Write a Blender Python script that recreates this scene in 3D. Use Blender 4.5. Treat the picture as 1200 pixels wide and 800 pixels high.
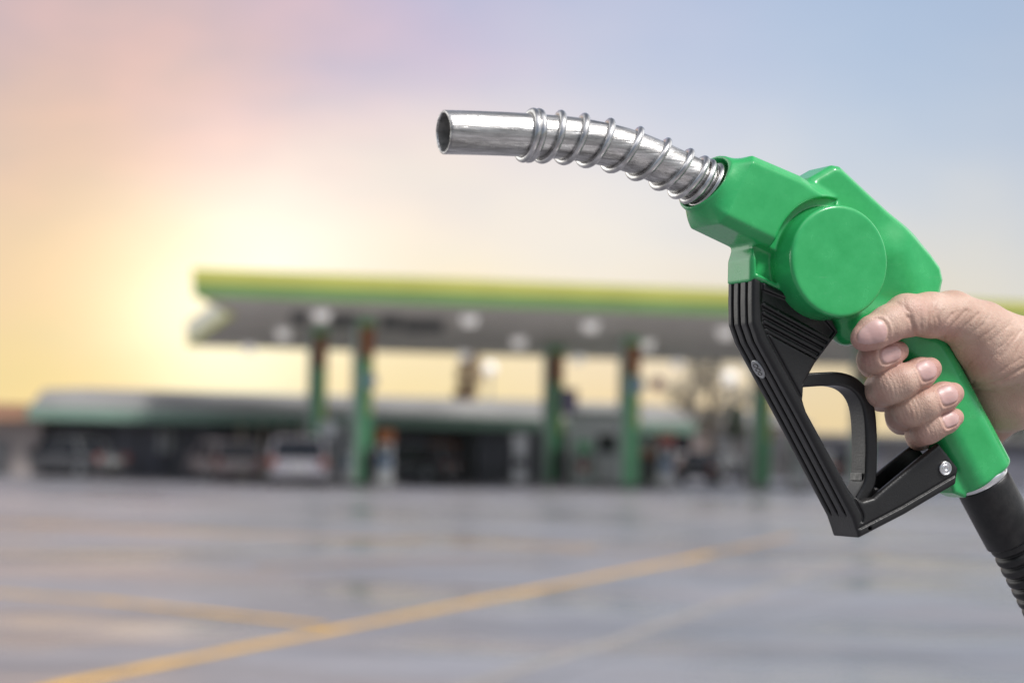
import bpy, bmesh, math, random
import numpy as np
from mathutils import Vector, Matrix

R = math.radians
scene = bpy.context.scene
for _o in list(bpy.data.objects):
    bpy.data.objects.remove(_o, do_unlink=True)
col = scene.collection

# ------------------------------------------------------------------ camera
FPX = 2400.0                 # focal length in photo pixels (photo 1200 x 800)
KPX = 0.000433               # metres per photo pixel at the nozzle
EYE = 1.75
ROLL = R(1.2)
HORIZON = 512.0
CAMR = Vector((math.cos(ROLL), 0, math.sin(ROLL)))
CAMU = Vector((-math.sin(ROLL), 0, math.cos(ROLL)))
CAMF = Vector((0, 1, 0))
CAMP = Vector((0, 0, EYE))
cd = bpy.data.cameras.new('camera')
cam = bpy.data.objects.new('camera', cd)
col.objects.link(cam)
cam.matrix_world = Matrix(((CAMR.x, CAMU.x, 0, 0), (0, 0, -1, 0), (CAMR.z, CAMU.z, 0, EYE), (0, 0, 0, 1)))
cd.sensor_width = 36.0
cd.lens = FPX * 36.0 / 1200.0
cd.shift_y = (HORIZON - 400.0) / 1200.0
cd.clip_start, cd.clip_end = 0.05, 3000
cd.dof.use_dof = True
cd.dof.focus_distance = 2385 * KPX
cd.dof.aperture_fstop = 7.7
cd.dof.aperture_blades = 0
scene.camera = cam

def ray(px, py):
    return CAMR * ((px - 600) / FPX) + CAMU * (-(py - HORIZON) / FPX) + CAMF
def at(px, py, d):           # the world point seen at a photo pixel, d metres away
    return CAMP + ray(px, py) * d
def ground(px, py, z=0.0):
    r = ray(px, py)
    return CAMP + r * ((z - EYE) / r.z)

# ------------------------------------------------------------------ light
SUN_EL, SUN_AZ = R(54), R(122)      # azimuth clockwise from +Y: behind the camera, from the right
SUN_DIR = Vector((math.sin(SUN_AZ) * math.cos(SUN_EL), math.cos(SUN_AZ) * math.cos(SUN_EL), math.sin(SUN_EL)))
sl = bpy.data.lights.new('sun', 'SUN')
sl.energy = 2.75
sl.angle = R(11)
sl.color = (1.0, 0.975, 0.945)
so = bpy.data.objects.new('sun', sl)
col.objects.link(so)
so.rotation_euler = (-SUN_DIR).to_track_quat('-Z', 'Y').to_euler()

def s2l(c):
    return tuple((x / 255 / 12.92) if x <= 10.3 else (((x / 255) + 0.055) / 1.055) ** 2.4 for x in c)

world = bpy.data.worlds.new('World')
scene.world = world
world.use_nodes = True
nt = world.node_tree
nt.nodes.clear()
def wn(t, **kw):
    n = nt.nodes.new(t)
    for k, v in kw.items():
        setattr(n, k, v)
    return n
def wl(a, b):
    nt.links.new(a, b)
def wm(op, a, b=None, clamp=False):
    n = wn('ShaderNodeMath', operation=op, use_clamp=clamp)
    for i, v in enumerate((a, b)):
        if v is None:
            continue
        if isinstance(v, (int, float)):
            n.inputs[i].default_value = v
        else:
            wl(v, n.inputs[i])
    return n.outputs[0]
def wv(op, a, b=None, s=None):
    n = wn('ShaderNodeVectorMath', operation=op)
    for i, v in enumerate((a, b)):
        if v is None:
            continue
        if isinstance(v, (tuple, list)):
            n.inputs[i].default_value = v
        else:
            wl(v, n.inputs[i])
    if s is not None:
        if isinstance(s, (int, float)):
            n.inputs['Scale'].default_value = s
        else:
            wl(s, n.inputs['Scale'])
    return n
tc = wn('ShaderNodeTexCoord')
sep = wn('ShaderNodeSeparateXYZ')
wl(tc.outputs['Generated'], sep.inputs[0])
yy = wm('MAXIMUM', sep.outputs[1], 0.05)
su = wm('DIVIDE', sep.outputs[0], yy)
sv = wm('DIVIDE', sep.outputs[2], yy)
comb = wn('ShaderNodeCombineXYZ')
wl(su, comb.inputs[0]); wl(sv, comb.inputs[1])
# soft cloud streaks: bend the directions with low noise, stretched sideways
mp = wn('ShaderNodeMapping')
mp.inputs['Scale'].default_value = (7.0, 16.0, 1)
wl(comb.outputs[0], mp.inputs[0])
nz = wn('ShaderNodeTexNoise')
nz.inputs['Scale'].default_value = 1.0
nz.inputs['Detail'].default_value = 3.0
wl(mp.outputs[0], nz.inputs['Vector'])
off = wv('MULTIPLY', wv('SUBTRACT', nz.outputs['Color'], (0.5, 0.5, 0.5)).outputs[0], (0.11, 0.075, 0))
pos = wv('ADD', comb.outputs[0], off.outputs[0])
SKY = [  # photo pixel, radius in pixels, colour (sRGB) of the evening sky in that direction
    (10, 10, 150, (202, 182, 186)), (150, 60, 150, (220, 190, 186)), (300, 50, 140, (214, 188, 198)), (470, 10, 130, (188, 178, 210)),
    (90, 165, 130, (234, 202, 176)), (240, 150, 130, (231, 204, 190)), (420, 130, 140, (221, 206, 214)), (560, 70, 130, (203, 197, 220)),
    (15, 260, 110, (226, 204, 186)), (110, 270, 110, (236, 212, 182)), (300, 285, 105, (255, 251, 236)), (215, 345, 70, (253, 245, 205)),
    (430, 260, 110, (251, 242, 220)), (40, 360, 120, (241, 219, 178)), (110, 430, 130, (243, 221, 166)), (30, 470, 90, (244, 222, 160)), (300, 425, 90, (251, 243, 200)),
    (560, 300, 130, (249, 240, 220)), (700, 300, 130, (243, 237, 224)), (520, 440, 110, (243, 220, 164)), (700, 450, 110, (241, 216, 170)), (960, 450, 130, (236, 212, 164)),
    (620, 180, 130, (225, 217, 220)), (780, 180, 140, (212, 213, 221)), (740, 30, 150, (174, 184, 214)), (900, 10, 150, (164, 183, 212)), (1080, 10, 150, (165, 185, 212)), (1240, 20, 150, (160, 180, 210)),
    (960, 150, 140, (196, 205, 217)), (1180, 130, 150, (190, 203, 219)), (1160, 240, 120, (217, 215, 215)), (1170, 320, 100, (230, 221, 200)), (900, 300, 120, (234, 228, 216)),
    (-250, 200, 250, (220, 196, 184)), (1500, 200, 250, (196, 203, 214)), (600, -250, 300, (166, 180, 212)), (100, -250, 300, (186, 178, 200)), (1250, -250, 300, (156, 178, 212)),
]
csum = wsum = None
for (px, py, rad, c) in SKY:
    d = ray(px, py)
    dn = wv('DISTANCE', pos.outputs[0], (d.x, d.z, 0))
    q = wm('DIVIDE', dn.outputs['Value'], rad / FPX)
    w = wm('POWER', 2.71828, wm('MULTIPLY', wm('MULTIPLY', q, q), -0.9))
    w = wm('ADD', w, 1e-5)
    cv = wv('SCALE', s2l(c), s=w).outputs[0]
    csum = cv if csum is None else wv('ADD', csum, cv).outputs[0]
    wsum = w if wsum is None else wm('ADD', wsum, w)
front = wv('SCALE', csum, s=wm('DIVIDE', 1.0, wsum)).outputs[0]
# uneven pink and peach cloud in the upper left
pn = wn('ShaderNodeTexNoise')
pn.inputs['Scale'].default_value = 1.6
pn.inputs['Detail'].default_value = 4.0
wl(mp.outputs[0], pn.inputs['Vector'])
def bump_at(px, py, rad, v=None):
    d = ray(px, py)
    q = wm('DIVIDE', wv('DISTANCE', comb.outputs[0], (d.x, d.z, 0)).outputs['Value'], rad / FPX)
    return wm('POWER', 2.71828, wm('MULTIPLY', wm('MULTIPLY', q, q), -0.9))
pk = wm('MULTIPLY', wm('SUBTRACT', pn.outputs[0], 0.47), bump_at(170, 60, 380))
front = wv('ADD', front, wv('SCALE', (0.46, 0.14, 0.04), s=pk).outputs[0]).outputs[0]
front = wv('ADD', front, wv('SCALE', (0.03, -0.005, -0.02), s=bump_at(200, 60, 260)).outputs[0]).outputs[0]
# the low sun's glow behind the left end of the canopy
for (px, py, rad, c) in [(235, 340, 125, (0.30, 0.295, 0.25)), (230, 320, 280, (0.06, 0.04, 0.01)), (350, 270, 150, (0.07, 0.075, 0.08)), (680, 290, 210, (0.10, 0.095, 0.07)), (1000, 300, 260, (0.05, 0.05, 0.03)), (900, 60, 300, (0.02, 0.03, 0.05)), (60, 430, 230, (0.03, 0.0, -0.05)), (560, 450, 260, (0.0, -0.02, -0.05)), (840, 450, 200, (-0.04, -0.06, -0.06))]:
    front = wv('ADD', front, wv('SCALE', c, s=bump_at(px, py, rad)).outputs[0]).outputs[0]
front = wv('MAXIMUM', front, (0.02, 0.02, 0.02)).outputs[0]
# the rest of the dome: a Nishita sky behind thin bright evening cloud
sky = wn('ShaderNodeTexSky', sky_type='NISHITA')
sky.sun_disc = False
sky.sun_elevation = SUN_EL
sky.sun_rotation = SUN_AZ
sky.dust_density = 2.0
skyc = wv('SCALE', sky.outputs[0], s=0.05).outputs[0]
cl1 = wn('ShaderNodeTexNoise')
cl1.inputs['Scale'].default_value = 2.2
cl1.inputs['Detail'].default_value = 5.0
wl(tc.outputs['Generated'], cl1.inputs['Vector'])
veil = wn('ShaderNodeMapRange')
veil.inputs[1].default_value, veil.inputs[2].default_value = 0.38, 0.66
veil.inputs[3].default_value, veil.inputs[4].default_value = 0.05, 0.28
wl(cl1.outputs[0], veil.inputs[0])
veilc = wv('SCALE', (0.80, 0.79, 0.80), s=veil.outputs[0]).outputs[0]
rest = wv('ADD', veilc, skyc).outputs[0]
# unseen bright lobes added left, right, overhead and round the sun, for nozzle highlights
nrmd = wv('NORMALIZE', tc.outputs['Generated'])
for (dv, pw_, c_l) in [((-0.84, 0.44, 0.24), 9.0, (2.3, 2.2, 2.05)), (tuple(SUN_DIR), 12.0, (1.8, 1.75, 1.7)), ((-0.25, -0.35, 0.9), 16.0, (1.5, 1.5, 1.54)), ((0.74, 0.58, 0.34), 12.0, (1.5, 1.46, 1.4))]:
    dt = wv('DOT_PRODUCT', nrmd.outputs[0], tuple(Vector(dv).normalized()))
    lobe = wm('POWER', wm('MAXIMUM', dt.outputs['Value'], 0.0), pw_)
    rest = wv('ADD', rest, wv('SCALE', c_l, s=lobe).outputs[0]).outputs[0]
tf = wn('ShaderNodeMapRange')
tf.interpolation_type = 'SMOOTHSTEP'
tf.inputs[1].default_value, tf.inputs[2].default_value = 0.80, 0.95
wl(sep.outputs[1], tf.inputs[0])
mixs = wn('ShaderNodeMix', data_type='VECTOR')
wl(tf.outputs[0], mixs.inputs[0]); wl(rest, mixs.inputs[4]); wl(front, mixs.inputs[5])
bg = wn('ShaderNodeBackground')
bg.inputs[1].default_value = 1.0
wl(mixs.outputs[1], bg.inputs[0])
wo = wn('ShaderNodeOutputWorld')
wl(bg.outputs[0], wo.inputs[0])

scene.view_settings.view_transform = 'Standard'
scene.view_settings.look = 'None'
scene.view_settings.exposure = 0.0
scene.view_settings.gamma = 1.0
scene.view_settings.use_curve_mapping = False
scene.render.engine = 'CYCLES'
scene.cycles.use_denoising = True
scene.cycles.max_bounces = 8
scene.cycles.sample_clamp_indirect = 6.0

# ------------------------------------------------------------------ materials
class NT:
    def __init__(self, name):
        self.m = bpy.data.materials.new(name)
        self.m.use_nodes = True
        self.t = self.m.node_tree
        self.b = self.t.nodes['Principled BSDF']
        self.tc = self.t.nodes.new('ShaderNodeTexCoord')
    def n(self, t, **kw):
        n = self.t.nodes.new(t)
        for k, v in kw.items():
            setattr(n, k, v)
        return n
    def l(self, a, b):
        self.t.links.new(a, b)
    def noise(self, scale, detail=3, rough=0.55, stretch=None, kind='Object'):
        n = self.n('ShaderNodeTexNoise')
        n.inputs['Scale'].default_value = scale
        n.inputs['Detail'].default_value = detail
        n.inputs['Roughness'].default_value = rough
        src = self.tc.outputs[kind]
        if stretch:
            mp = self.n('ShaderNodeMapping')
            mp.inputs['Scale'].default_value = stretch
            self.l(src, mp.inputs[0]); src = mp.outputs[0]
        self.l(src, n.inputs['Vector'])
        return n.outputs[0]
    def rng(self, v, a, b, c, d):
        n = self.n('ShaderNodeMapRange')
        for i, x in enumerate((a, b, c, d)):
            n.inputs[i + 1].default_value = x
        self.l(v, n.inputs[0])
        return n.outputs[0]
    def mix(self, f, a, b, mode='MIX'):
        n = self.n('ShaderNodeMix', data_type='RGBA', blend_type=mode)
        for i, v in ((0, f), (6, a), (7, b)):
            if isinstance(v, (int, float)):
                n.inputs[i].default_value = v
            elif isinstance(v, tuple):
                n.inputs[i].default_value = (*v, 1)
            else:
                self.l(v, n.inputs[i])
        return n.outputs[2]
    def bump(self, h, strength, dist, prev=None):
        n = self.n('ShaderNodeBump')
        n.inputs['Strength'].default_value = strength
        n.inputs['Distance'].default_value = dist
        self.l(h, n.inputs['Height'])
        if prev is not None:
            self.l(prev, n.inputs['Normal'])
        return n.outputs[0]
    def set(self, k, v):
        i = self.b.inputs[k]
        if isinstance(v, (int, float)):
            i.default_value = v
        elif isinstance(v, tuple):
            i.default_value = (*v, 1) if len(v) == 3 and i.type == 'RGBA' else v
        else:
            self.l(v, i)

def simple(name, c, rough=0.6, metal=0.0, var=0.25, scale=1.5, spec=0.5):
    a = NT(name)
    f = a.noise(scale, 4)
    a.set('Base Color', a.mix(a.rng(f, 0.3, 0.7, 0, 1), tuple(x * (1 - var) for x in c), tuple(min(1, x * (1 + var)) for x in c)))
    a.set('Roughness', a.rng(a.noise(scale * 3, 3), 0.3, 0.7, max(0.03, rough - 0.1), min(1, rough + 0.1)))
    a.set('Metallic', metal)
    a.set('Specular IOR Level', spec)
    return a.m

M = {}
# concrete forecourt
a = NT('forecourt_concrete')
big = a.noise(0.12, 5, 0.6, kind='Object')
mid = a.noise(0.9, 5, 0.6, (0.35, 1.6, 1))
c1 = a.mix(a.rng(big, 0.32, 0.68, 0, 1), (0.085, 0.088, 0.104), (0.275, 0.288, 0.328))
c2 = a.mix(a.rng(mid, 0.42, 0.68, 0, 0.6), c1, (0.245, 0.205, 0.185))
stain = a.rng(a.noise(0.33, 6, 0.7), 0.53, 0.68, 0, 0.65)
c3 = a.mix(stain, c2, (0.085, 0.08, 0.083))
warm = a.rng(a.noise(0.21, 4, 0.6, (0.5, 1.3, 1)), 0.52, 0.68, 0, 0.5)
c3 = a.mix(warm, c3, (0.30, 0.215, 0.175))
streak = a.rng(a.noise(0.5, 5, 0.65, (0.12, 1.2, 1)), 0.45, 0.62, 0, 0.25)
c3 = a.mix(streak, c3, (0.36, 0.36, 0.395))
br_ = a.n('ShaderNodeTexBrick'); br_.offset = 0.0; br_.inputs['Scale'].default_value = 1.0; br_.inputs['Mortar Size'].default_value = 0.03
br_.inputs['Brick Width'].default_value = 5.0; br_.inputs['Row Height'].default_value = 5.0
for i_, cc_ in ((1, (0, 0, 0, 1)), (2, (0, 0, 0, 1)), (3, (1, 1, 1, 1))): br_.inputs[i_].default_value = cc_
rot = a.n('ShaderNodeMapping'); rot.inputs['Rotation'].default_value = (0, 0, 0.36); a.l(a.tc.outputs['Object'], rot.inputs[0]); a.l(rot.outputs[0], br_.inputs['Vector'])
c3 = a.mix(br_.outputs['Color'], c3, a.mix(0.6, c3, (0.09, 0.085, 0.08)))
a.set('Base Color', c3)
a.set('Roughness', a.rng(a.noise(0.25, 4), 0.35, 0.62, 0.17, 0.45))
a.set('Specular IOR Level', 0.36)
a.set('Normal', a.bump(a.noise(9, 4), 0.16, 0.008))
M['concrete'] = a.m
def paintmat(name, c):
    a = NT(name)
    f = a.noise(1.4, 6, 0.75)
    a.set('Base Color', a.mix(a.rng(f, 0.42, 0.72, 0, 1), c, tuple(0.4 * x + 0.11 for x in c)))
    a.set('Roughness', 0.6)
    a.set('Specular IOR Level', 0.15)
    return a.m
M['yellow_paint'] = paintmat('worn_yellow_paint', (0.78, 0.43, 0.035))
M['faded_paint'] = paintmat('faded_ochre_paint', (0.42, 0.26, 0.11))
M['pale_paint'] = paintmat('pale_joint', (0.31, 0.285, 0.265))
M['asphalt'] = simple('asphalt', (0.10, 0.10, 0.105), 0.8)
M['lime'] = simple('lime_fascia', (0.60, 0.60, 0.14), 0.4, var=0.08, scale=0.3)
M['green_sign'] = simple('green_fascia', (0.20, 0.35, 0.12), 0.4, var=0.1, scale=0.3)
M['soffit'] = simple('grey_soffit', (0.88, 0.83, 0.74), 0.6, var=0.12, scale=0.4)
M['dark_panel'] = simple('dark_panel', (0.12, 0.12, 0.125), 0.5)
M['roof_metal'] = simple('roof_sheet', (0.25, 0.245, 0.24), 0.6, var=0.2, scale=0.5)
M['cream'] = simple('cream_fascia', (0.80, 0.79, 0.62), 0.4, var=0.06, scale=0.3)
M['column_green'] = simple('column_green', (0.18, 0.50, 0.25), 0.45, var=0.15)
M['pale_cladding'] = simple('pale_cladding', (0.45, 0.50, 0.46), 0.45, var=0.1)
M['orange_band'] = simple('orange_band', (0.36, 0.13, 0.05), 0.5, var=0.2)
M['dull_green'] = simple('dull_green_fascia', (0.22, 0.34, 0.275), 0.5, var=0.15, scale=0.4)
M['dark_wall'] = simple('dark_interior', (0.24, 0.23, 0.235), 0.8, var=0.4, scale=0.7)
M['shutter'] = simple('steel_shutter', (0.20, 0.20, 0.235), 0.5, var=0.3, scale=0.6)
M['beige'] = simple('beige_wall', (0.50, 0.44, 0.36), 0.8, var=0.15)
M['pinkwall'] = simple('pale_pink_wall', (0.52, 0.42, 0.37), 0.8, var=0.12)
M['brown_roof'] = simple('brown_roof', (0.22, 0.11, 0.06), 0.7, var=0.2)
M['white_wall'] = simple('white_wall', (0.40, 0.35, 0.33), 0.8, var=0.2)
M['white_panel'] = simple('white_panel', (0.82, 0.82, 0.82), 0.4, var=0.08)
M['black_plastic_far'] = simple('black_moulding', (0.03, 0.03, 0.032), 0.5)
M['screen'] = simple('dark_screen', (0.015, 0.018, 0.02), 0.15)
M['red_panel'] = simple('red_panel', (0.42, 0.07, 0.05), 0.4)
M['orange_panel'] = simple('orange_panel', (0.50, 0.17, 0.06), 0.4)
M['blue_panel'] = simple('blue_panel', (0.10, 0.22, 0.40), 0.4)
M['sign_blue'] = simple('sign_blue', (0.16, 0.33, 0.45), 0.4)
M['sign_violet'] = simple('sign_violet', (0.22, 0.19, 0.30), 0.4)
M['sign_red'] = simple('sign_red', (0.50, 0.20, 0.16), 0.4)
M['steel'] = simple('galvanised_steel', (0.40, 0.41, 0.42), 0.4, 0.8)
M['kerb'] = simple('kerb_concrete', (0.30, 0.29, 0.28), 0.85)
M['car_silver'] = simple('silver_paint', (0.36, 0.345, 0.375), 0.28, 0.35, 0.04)
M['car_pearl'] = simple('pearl_paint', (0.42, 0.35, 0.34), 0.28, 0.1, 0.04)
M['car_black'] = simple('black_paint', (0.012, 0.013, 0.018), 0.2, 0, 0.1)
M['car_grey'] = simple('grey_paint', (0.17, 0.17, 0.175), 0.28, 0.4, 0.04)
M['car_glass'] = simple('tinted_glass', (0.02, 0.022, 0.027), 0.08)
M['tail_red'] = simple('tail_lamp_red', (0.26, 0.08, 0.06), 0.2)
M['head_clear'] = simple('head_lamp_clear', (0.6, 0.6, 0.6), 0.15, 0.4)
M['tyre'] = simple('tyre_rubber', (0.02, 0.02, 0.02), 0.8)
M['plate'] = simple('plate_white', (0.5, 0.5, 0.48), 0.5)
M['bark'] = simple('bark', (0.17, 0.125, 0.09), 0.9)
M['leaf_brown'] = simple('olive_brown_leaf', (0.30, 0.20, 0.125), 0.7, var=0.5, scale=2)
M['leaf_grey'] = simple('dusty_green_leaf', (0.21, 0.19, 0.155), 0.7, var=0.5, scale=2)
M['leaf_dark'] = simple('dark_green_leaf', (0.045, 0.06, 0.04), 0.7, var=0.5, scale=2)
a = NT('lamp_lens'); a.set('Base Color', (0.8, 0.8, 0.78)); a.set('Emission Color', (1.0, 0.93, 0.88)); a.set('Emission Strength', 0.40)
M['lamp'] = a.m
a = NT('globe_lens'); a.set('Base Color', (0.8, 0.8, 0.78)); a.set('Emission Color', (1.0, 0.92, 0.85)); a.set('Emission Strength', 0.45)
M['globe'] = a.m

# the nozzle
a = NT('green_plastic')
f = a.noise(70, 5, 0.65); g = a.noise(300, 3)
c1 = a.mix(a.rng(f, 0.3, 0.72, 0, 1), (0.024, 0.385, 0.108), (0.045, 0.465, 0.145))
scuff = a.rng(a.noise(55, 6, 0.75, (1, 3.5, 1)), 0.60, 0.78, 0, 0.28)
c1 = a.mix(scuff, c1, (0.16, 0.46, 0.22))
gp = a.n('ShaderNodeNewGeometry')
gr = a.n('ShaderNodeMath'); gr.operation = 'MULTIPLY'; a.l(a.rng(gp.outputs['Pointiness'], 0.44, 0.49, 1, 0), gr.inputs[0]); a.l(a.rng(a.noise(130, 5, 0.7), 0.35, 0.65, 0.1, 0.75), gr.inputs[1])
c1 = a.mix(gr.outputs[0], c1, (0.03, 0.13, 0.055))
sc_ = a.rng(a.noise(420, 3, 0.8, (0.10, 2.0, 1.0)), 0.69, 0.76, 0, 0.35)
c1 = a.mix(sc_, c1, (0.20, 0.50, 0.27))
a.set('Base Color', c1)
a.set('Coat Weight', 0.25); a.set('Coat Roughness', 0.12)
a.set('Roughness', a.rng(f, 0.3, 0.7, 0.17, 0.30))
a.set('Specular IOR Level', 0.5)
nb = a.bump(g, 0.09, 0.0006)
a.set('Normal', a.bump(a.noise(45, 2), 0.12, 0.002, nb))
M['green'] = a.m
a = NT('black_moulded_plastic')
g = a.noise(900, 3, 0.6); f = a.noise(60, 5)
dust = a.rng(a.noise(160, 6, 0.8), 0.55, 0.8, 0, 0.30)
ge = a.n('ShaderNodeNewGeometry')
wear = a.rng(ge.outputs['Pointiness'], 0.53, 0.62, 0, 1)
wn_ = a.n('ShaderNodeMath'); wn_.operation = 'MULTIPLY'; a.l(wear, wn_.inputs[0]); a.l(a.rng(a.noise(260, 5, 0.7), 0.35, 0.7, 0.1, 0.85), wn_.inputs[1])
bc_ = a.mix(dust, (0.009, 0.009, 0.0095), (0.05, 0.048, 0.047))
a.set('Base Color', a.mix(wn_.outputs[0], bc_, (0.17, 0.165, 0.16)))
a.set('Roughness', a.rng(f, 0.3, 0.7, 0.28, 0.44))
a.set('Specular IOR Level', 0.55)
a.set('Normal', a.bump(g, 0.28, 0.0005))
M['black'] = a.m
a = NT('worn_aluminium')
st = a.noise(90, 6, 0.72, (0.22, 2.6, 2.6)); fine = a.noise(420, 4, 0.7, (0.18, 2.4, 2.4))
a.set('Base Color', a.mix(a.rng(fine, 0.42, 0.72, 0, 0.55), a.mix(a.rng(st, 0.36, 0.62, 0, 1), (0.22, 0.215, 0.21), (0.80, 0.79, 0.775)), (0.30, 0.295, 0.285)))
a.set('Metallic', 1.0)
a.set('Roughness', a.rng(fine, 0.3, 0.7, 0.20, 0.44))
nb = a.bump(fine, 0.42, 0.0005)
a.set('Normal', a.bump(a.noise(150, 3), 0.16, 0.0012, nb))
M['metal'] = a.m
a = NT('spring_steel')
a.set('Base Color', a.mix(a.rng(a.noise(200, 4), 0.35, 0.65, 0, 1), (0.48, 0.47, 0.46), (0.76, 0.75, 0.74)))
a.set('Metallic', 1.0); a.set('Roughness', 0.22)
M['wire'] = a.m
a = NT('tube_inside')
a.set('Base Color', a.mix(a.rng(a.noise(300, 5), 0.35, 0.65, 0, 1), (0.22, 0.22, 0.21), (0.42, 0.41, 0.39)))
a.set('Metallic', 0.35); a.set('Roughness', 0.55)
M['inside'] = a.m
a = NT('chrome'); a.set('Base Color', (0.82, 0.82, 0.83)); a.set('Metallic', 1.0); a.set('Roughness', a.rng(a.noise(250, 4), 0.35, 0.65, 0.12, 0.3))
M['chrome'] = a.m
a = NT('rubber')
a.set('Base Color', a.mix(a.rng(a.noise(120, 5), 0.4, 0.75, 0, 1), (0.008, 0.008, 0.0085), (0.026, 0.025, 0.0245)))
a.set('Roughness', a.rng(a.noise(60, 4), 0.3, 0.7, 0.32, 0.5)); a.set('Normal', a.bump(a.noise(700, 3), 0.2, 0.0004))
M['rubber'] = a.m
# skin
a = NT('skin')
an = a.n('ShaderNodeAttribute'); an.attribute_name = 'nail'
ar = a.n('ShaderNodeAttribute'); ar.attribute_name = 'red'
base = a.mix(a.rng(a.noise(55, 5, 0.6), 0.33, 0.67, 0, 1), (0.53, 0.345, 0.262), (0.66, 0.475, 0.375))
base = a.mix(a.rng(a.noise(420, 4, 0.7), 0.45, 0.75, 0, 0.30), base, (0.44, 0.235, 0.195))
base = a.mix(ar.outputs['Fac'], base, (0.55, 0.245, 0.225))
base = a.mix(an.outputs['Fac'], base, (0.62, 0.40, 0.37))
a.set('Base Color', base)
a.set('Roughness', a.mix(an.outputs['Fac'], (0.50, 0.50, 0.50), (0.38, 0.38, 0.38)))
a.set('Subsurface Weight', 0.08); a.set('Subsurface Radius', (1.0, 0.35, 0.2)); a.set('Subsurface Scale', 0.004)
vo = a.n('ShaderNodeTexVoronoi'); vo.feature = 'DISTANCE_TO_EDGE'; vo.inputs['Scale'].default_value = 620
wp = a.n('ShaderNodeMapping'); wp.inputs['Scale'].default_value = (1.4, 0.8, 1.0); wp.inputs['Rotation'].default_value = (0, 0, 0.6)
a.l(a.tc.outputs['Object'], wp.inputs[0]); a.l(wp.outputs[0], vo.inputs['Vector'])
hh = a.rng(vo.outputs['Distance'], 0.0, 0.28, 0, 1)
inv = a.n('ShaderNodeMath'); inv.operation = 'SUBTRACT'; inv.inputs[0].default_value = 1.0; a.l(an.outputs['Fac'], inv.inputs[1])
hm = a.n('ShaderNodeMath'); hm.operation = 'MULTIPLY'; a.l(hh, hm.inputs[0]); a.l(inv.outputs[0], hm.inputs[1])
nb = a.bump(hm.outputs[0], 0.22, 0.0005)
nb = a.bump(a.noise(230, 4, 0.6, (0.7, 1.5, 1.0)), 0.17, 0.0010, nb)
a.set('Normal', nb)
M['skin'] = a.m

# ------------------------------------------------------------------ object helpers
def tag(o, label=None, cat=None, group=None, kind=None):
    if label: o['label'] = label
    if cat: o['category'] = cat
    if group: o['group'] = group
    if kind: o['kind'] = kind
    return o
def empty(name, loc=(0, 0, 0), rotz=0.0, label=None, cat=None, group=None):
    o = bpy.data.objects.new(name, None)
    o.empty_display_size = 0.1
    o.location = loc
    o.rotation_euler = (0, 0, rotz)
    col.objects.link(o)
    return tag(o, label, cat, group)
def link_mesh(name, me, mat, parent=None):
    o = bpy.data.objects.new(name, me)
    me.materials.append(mat)
    col.objects.link(o)
    if parent is not None:
        o.parent = parent
    return o
class MB:
    def __init__(self):
        self.v, self.f = [], []
    def add(self, vs, fs):
        b = len(self.v)
        self.v += [tuple(v) for v in vs]
        self.f += [tuple(i + b for i in f) for f in fs]
        return self
    def box(self, x0, x1, y0, y1, z0, z1):
        return self.add([(x0, y0, z0), (x1, y0, z0), (x1, y1, z0), (x0, y1, z0), (x0, y0, z1), (x1, y0, z1), (x1, y1, z1), (x0, y1, z1)],
                        [(0, 3, 2, 1), (4, 5, 6, 7), (0, 1, 5, 4), (1, 2, 6, 5), (2, 3, 7, 6), (3, 0, 4, 7)])
    def prism(self, bottom, top):        # two rings of 3d points
        n = len(bottom)
        self.add(list(bottom) + list(top), [tuple(reversed(range(n))), tuple(range(n, 2 * n))] + [(i, (i + 1) % n, n + (i + 1) % n, n + i) for i in range(n)])
        return self
    def cyl(self, p0, p1, r0, r1=None, n=16):
        r1 = r0 if r1 is None else r1
        p0, p1 = Vector(p0), Vector(p1)
        ax = (p1 - p0).normalized()
        u = ax.orthogonal().normalized(); w = ax.cross(u)
        ring = lambda p, r: [p + u * (r * math.cos(t * 2 * math.pi / n)) + w * (r * math.sin(t * 2 * math.pi / n)) for t in range(n)]
        return self.prism(ring(p0, r0), ring(p1, r1))
    def build(self, name, mat, parent=None, bevel=0.0, smooth=False):
        me = bpy.data.meshes.new(name)
        me.from_pydata(self.v, [], self.f)
        bm = bmesh.new(); bm.from_mesh(me)
        bmesh.ops.recalc_face_normals(bm, faces=bm.faces)
        bm.to_mesh(me); bm.free()
        if smooth:
            for p in me.polygons: p.use_smooth = True
        o = link_mesh(name, me, mat, parent)
        if bevel:
            md = o.modifiers.new('bevel', 'BEVEL'); md.width = bevel; md.segments = 2; md.limit_method = 'ANGLE'
        return o
def sweep(pts, frames, radii, n=24, caps=True, closed_profile=None):
    """tube through pts; frames = list of (N, B); radii per point"""
    vs, fs = [], []
    for p, (N, B), r in zip(pts, frames, radii):
        for k in range(n):
            t = 2 * math.pi * k / n
            vs.append(p + N * (r * math.cos(t)) + B * (r * math.sin(t)))
    m = len(pts)
    for i in range(m - 1):
        for k in range(n):
            a0, a1 = i * n + k, i * n + (k + 1) % n
            fs.append((a0, a1, a1 + n, a0 + n))
    if caps:
        fs.append(tuple(reversed(range(n)))); fs.append(tuple((m - 1) * n + k for k in range(n)))
    return vs, fs

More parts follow.
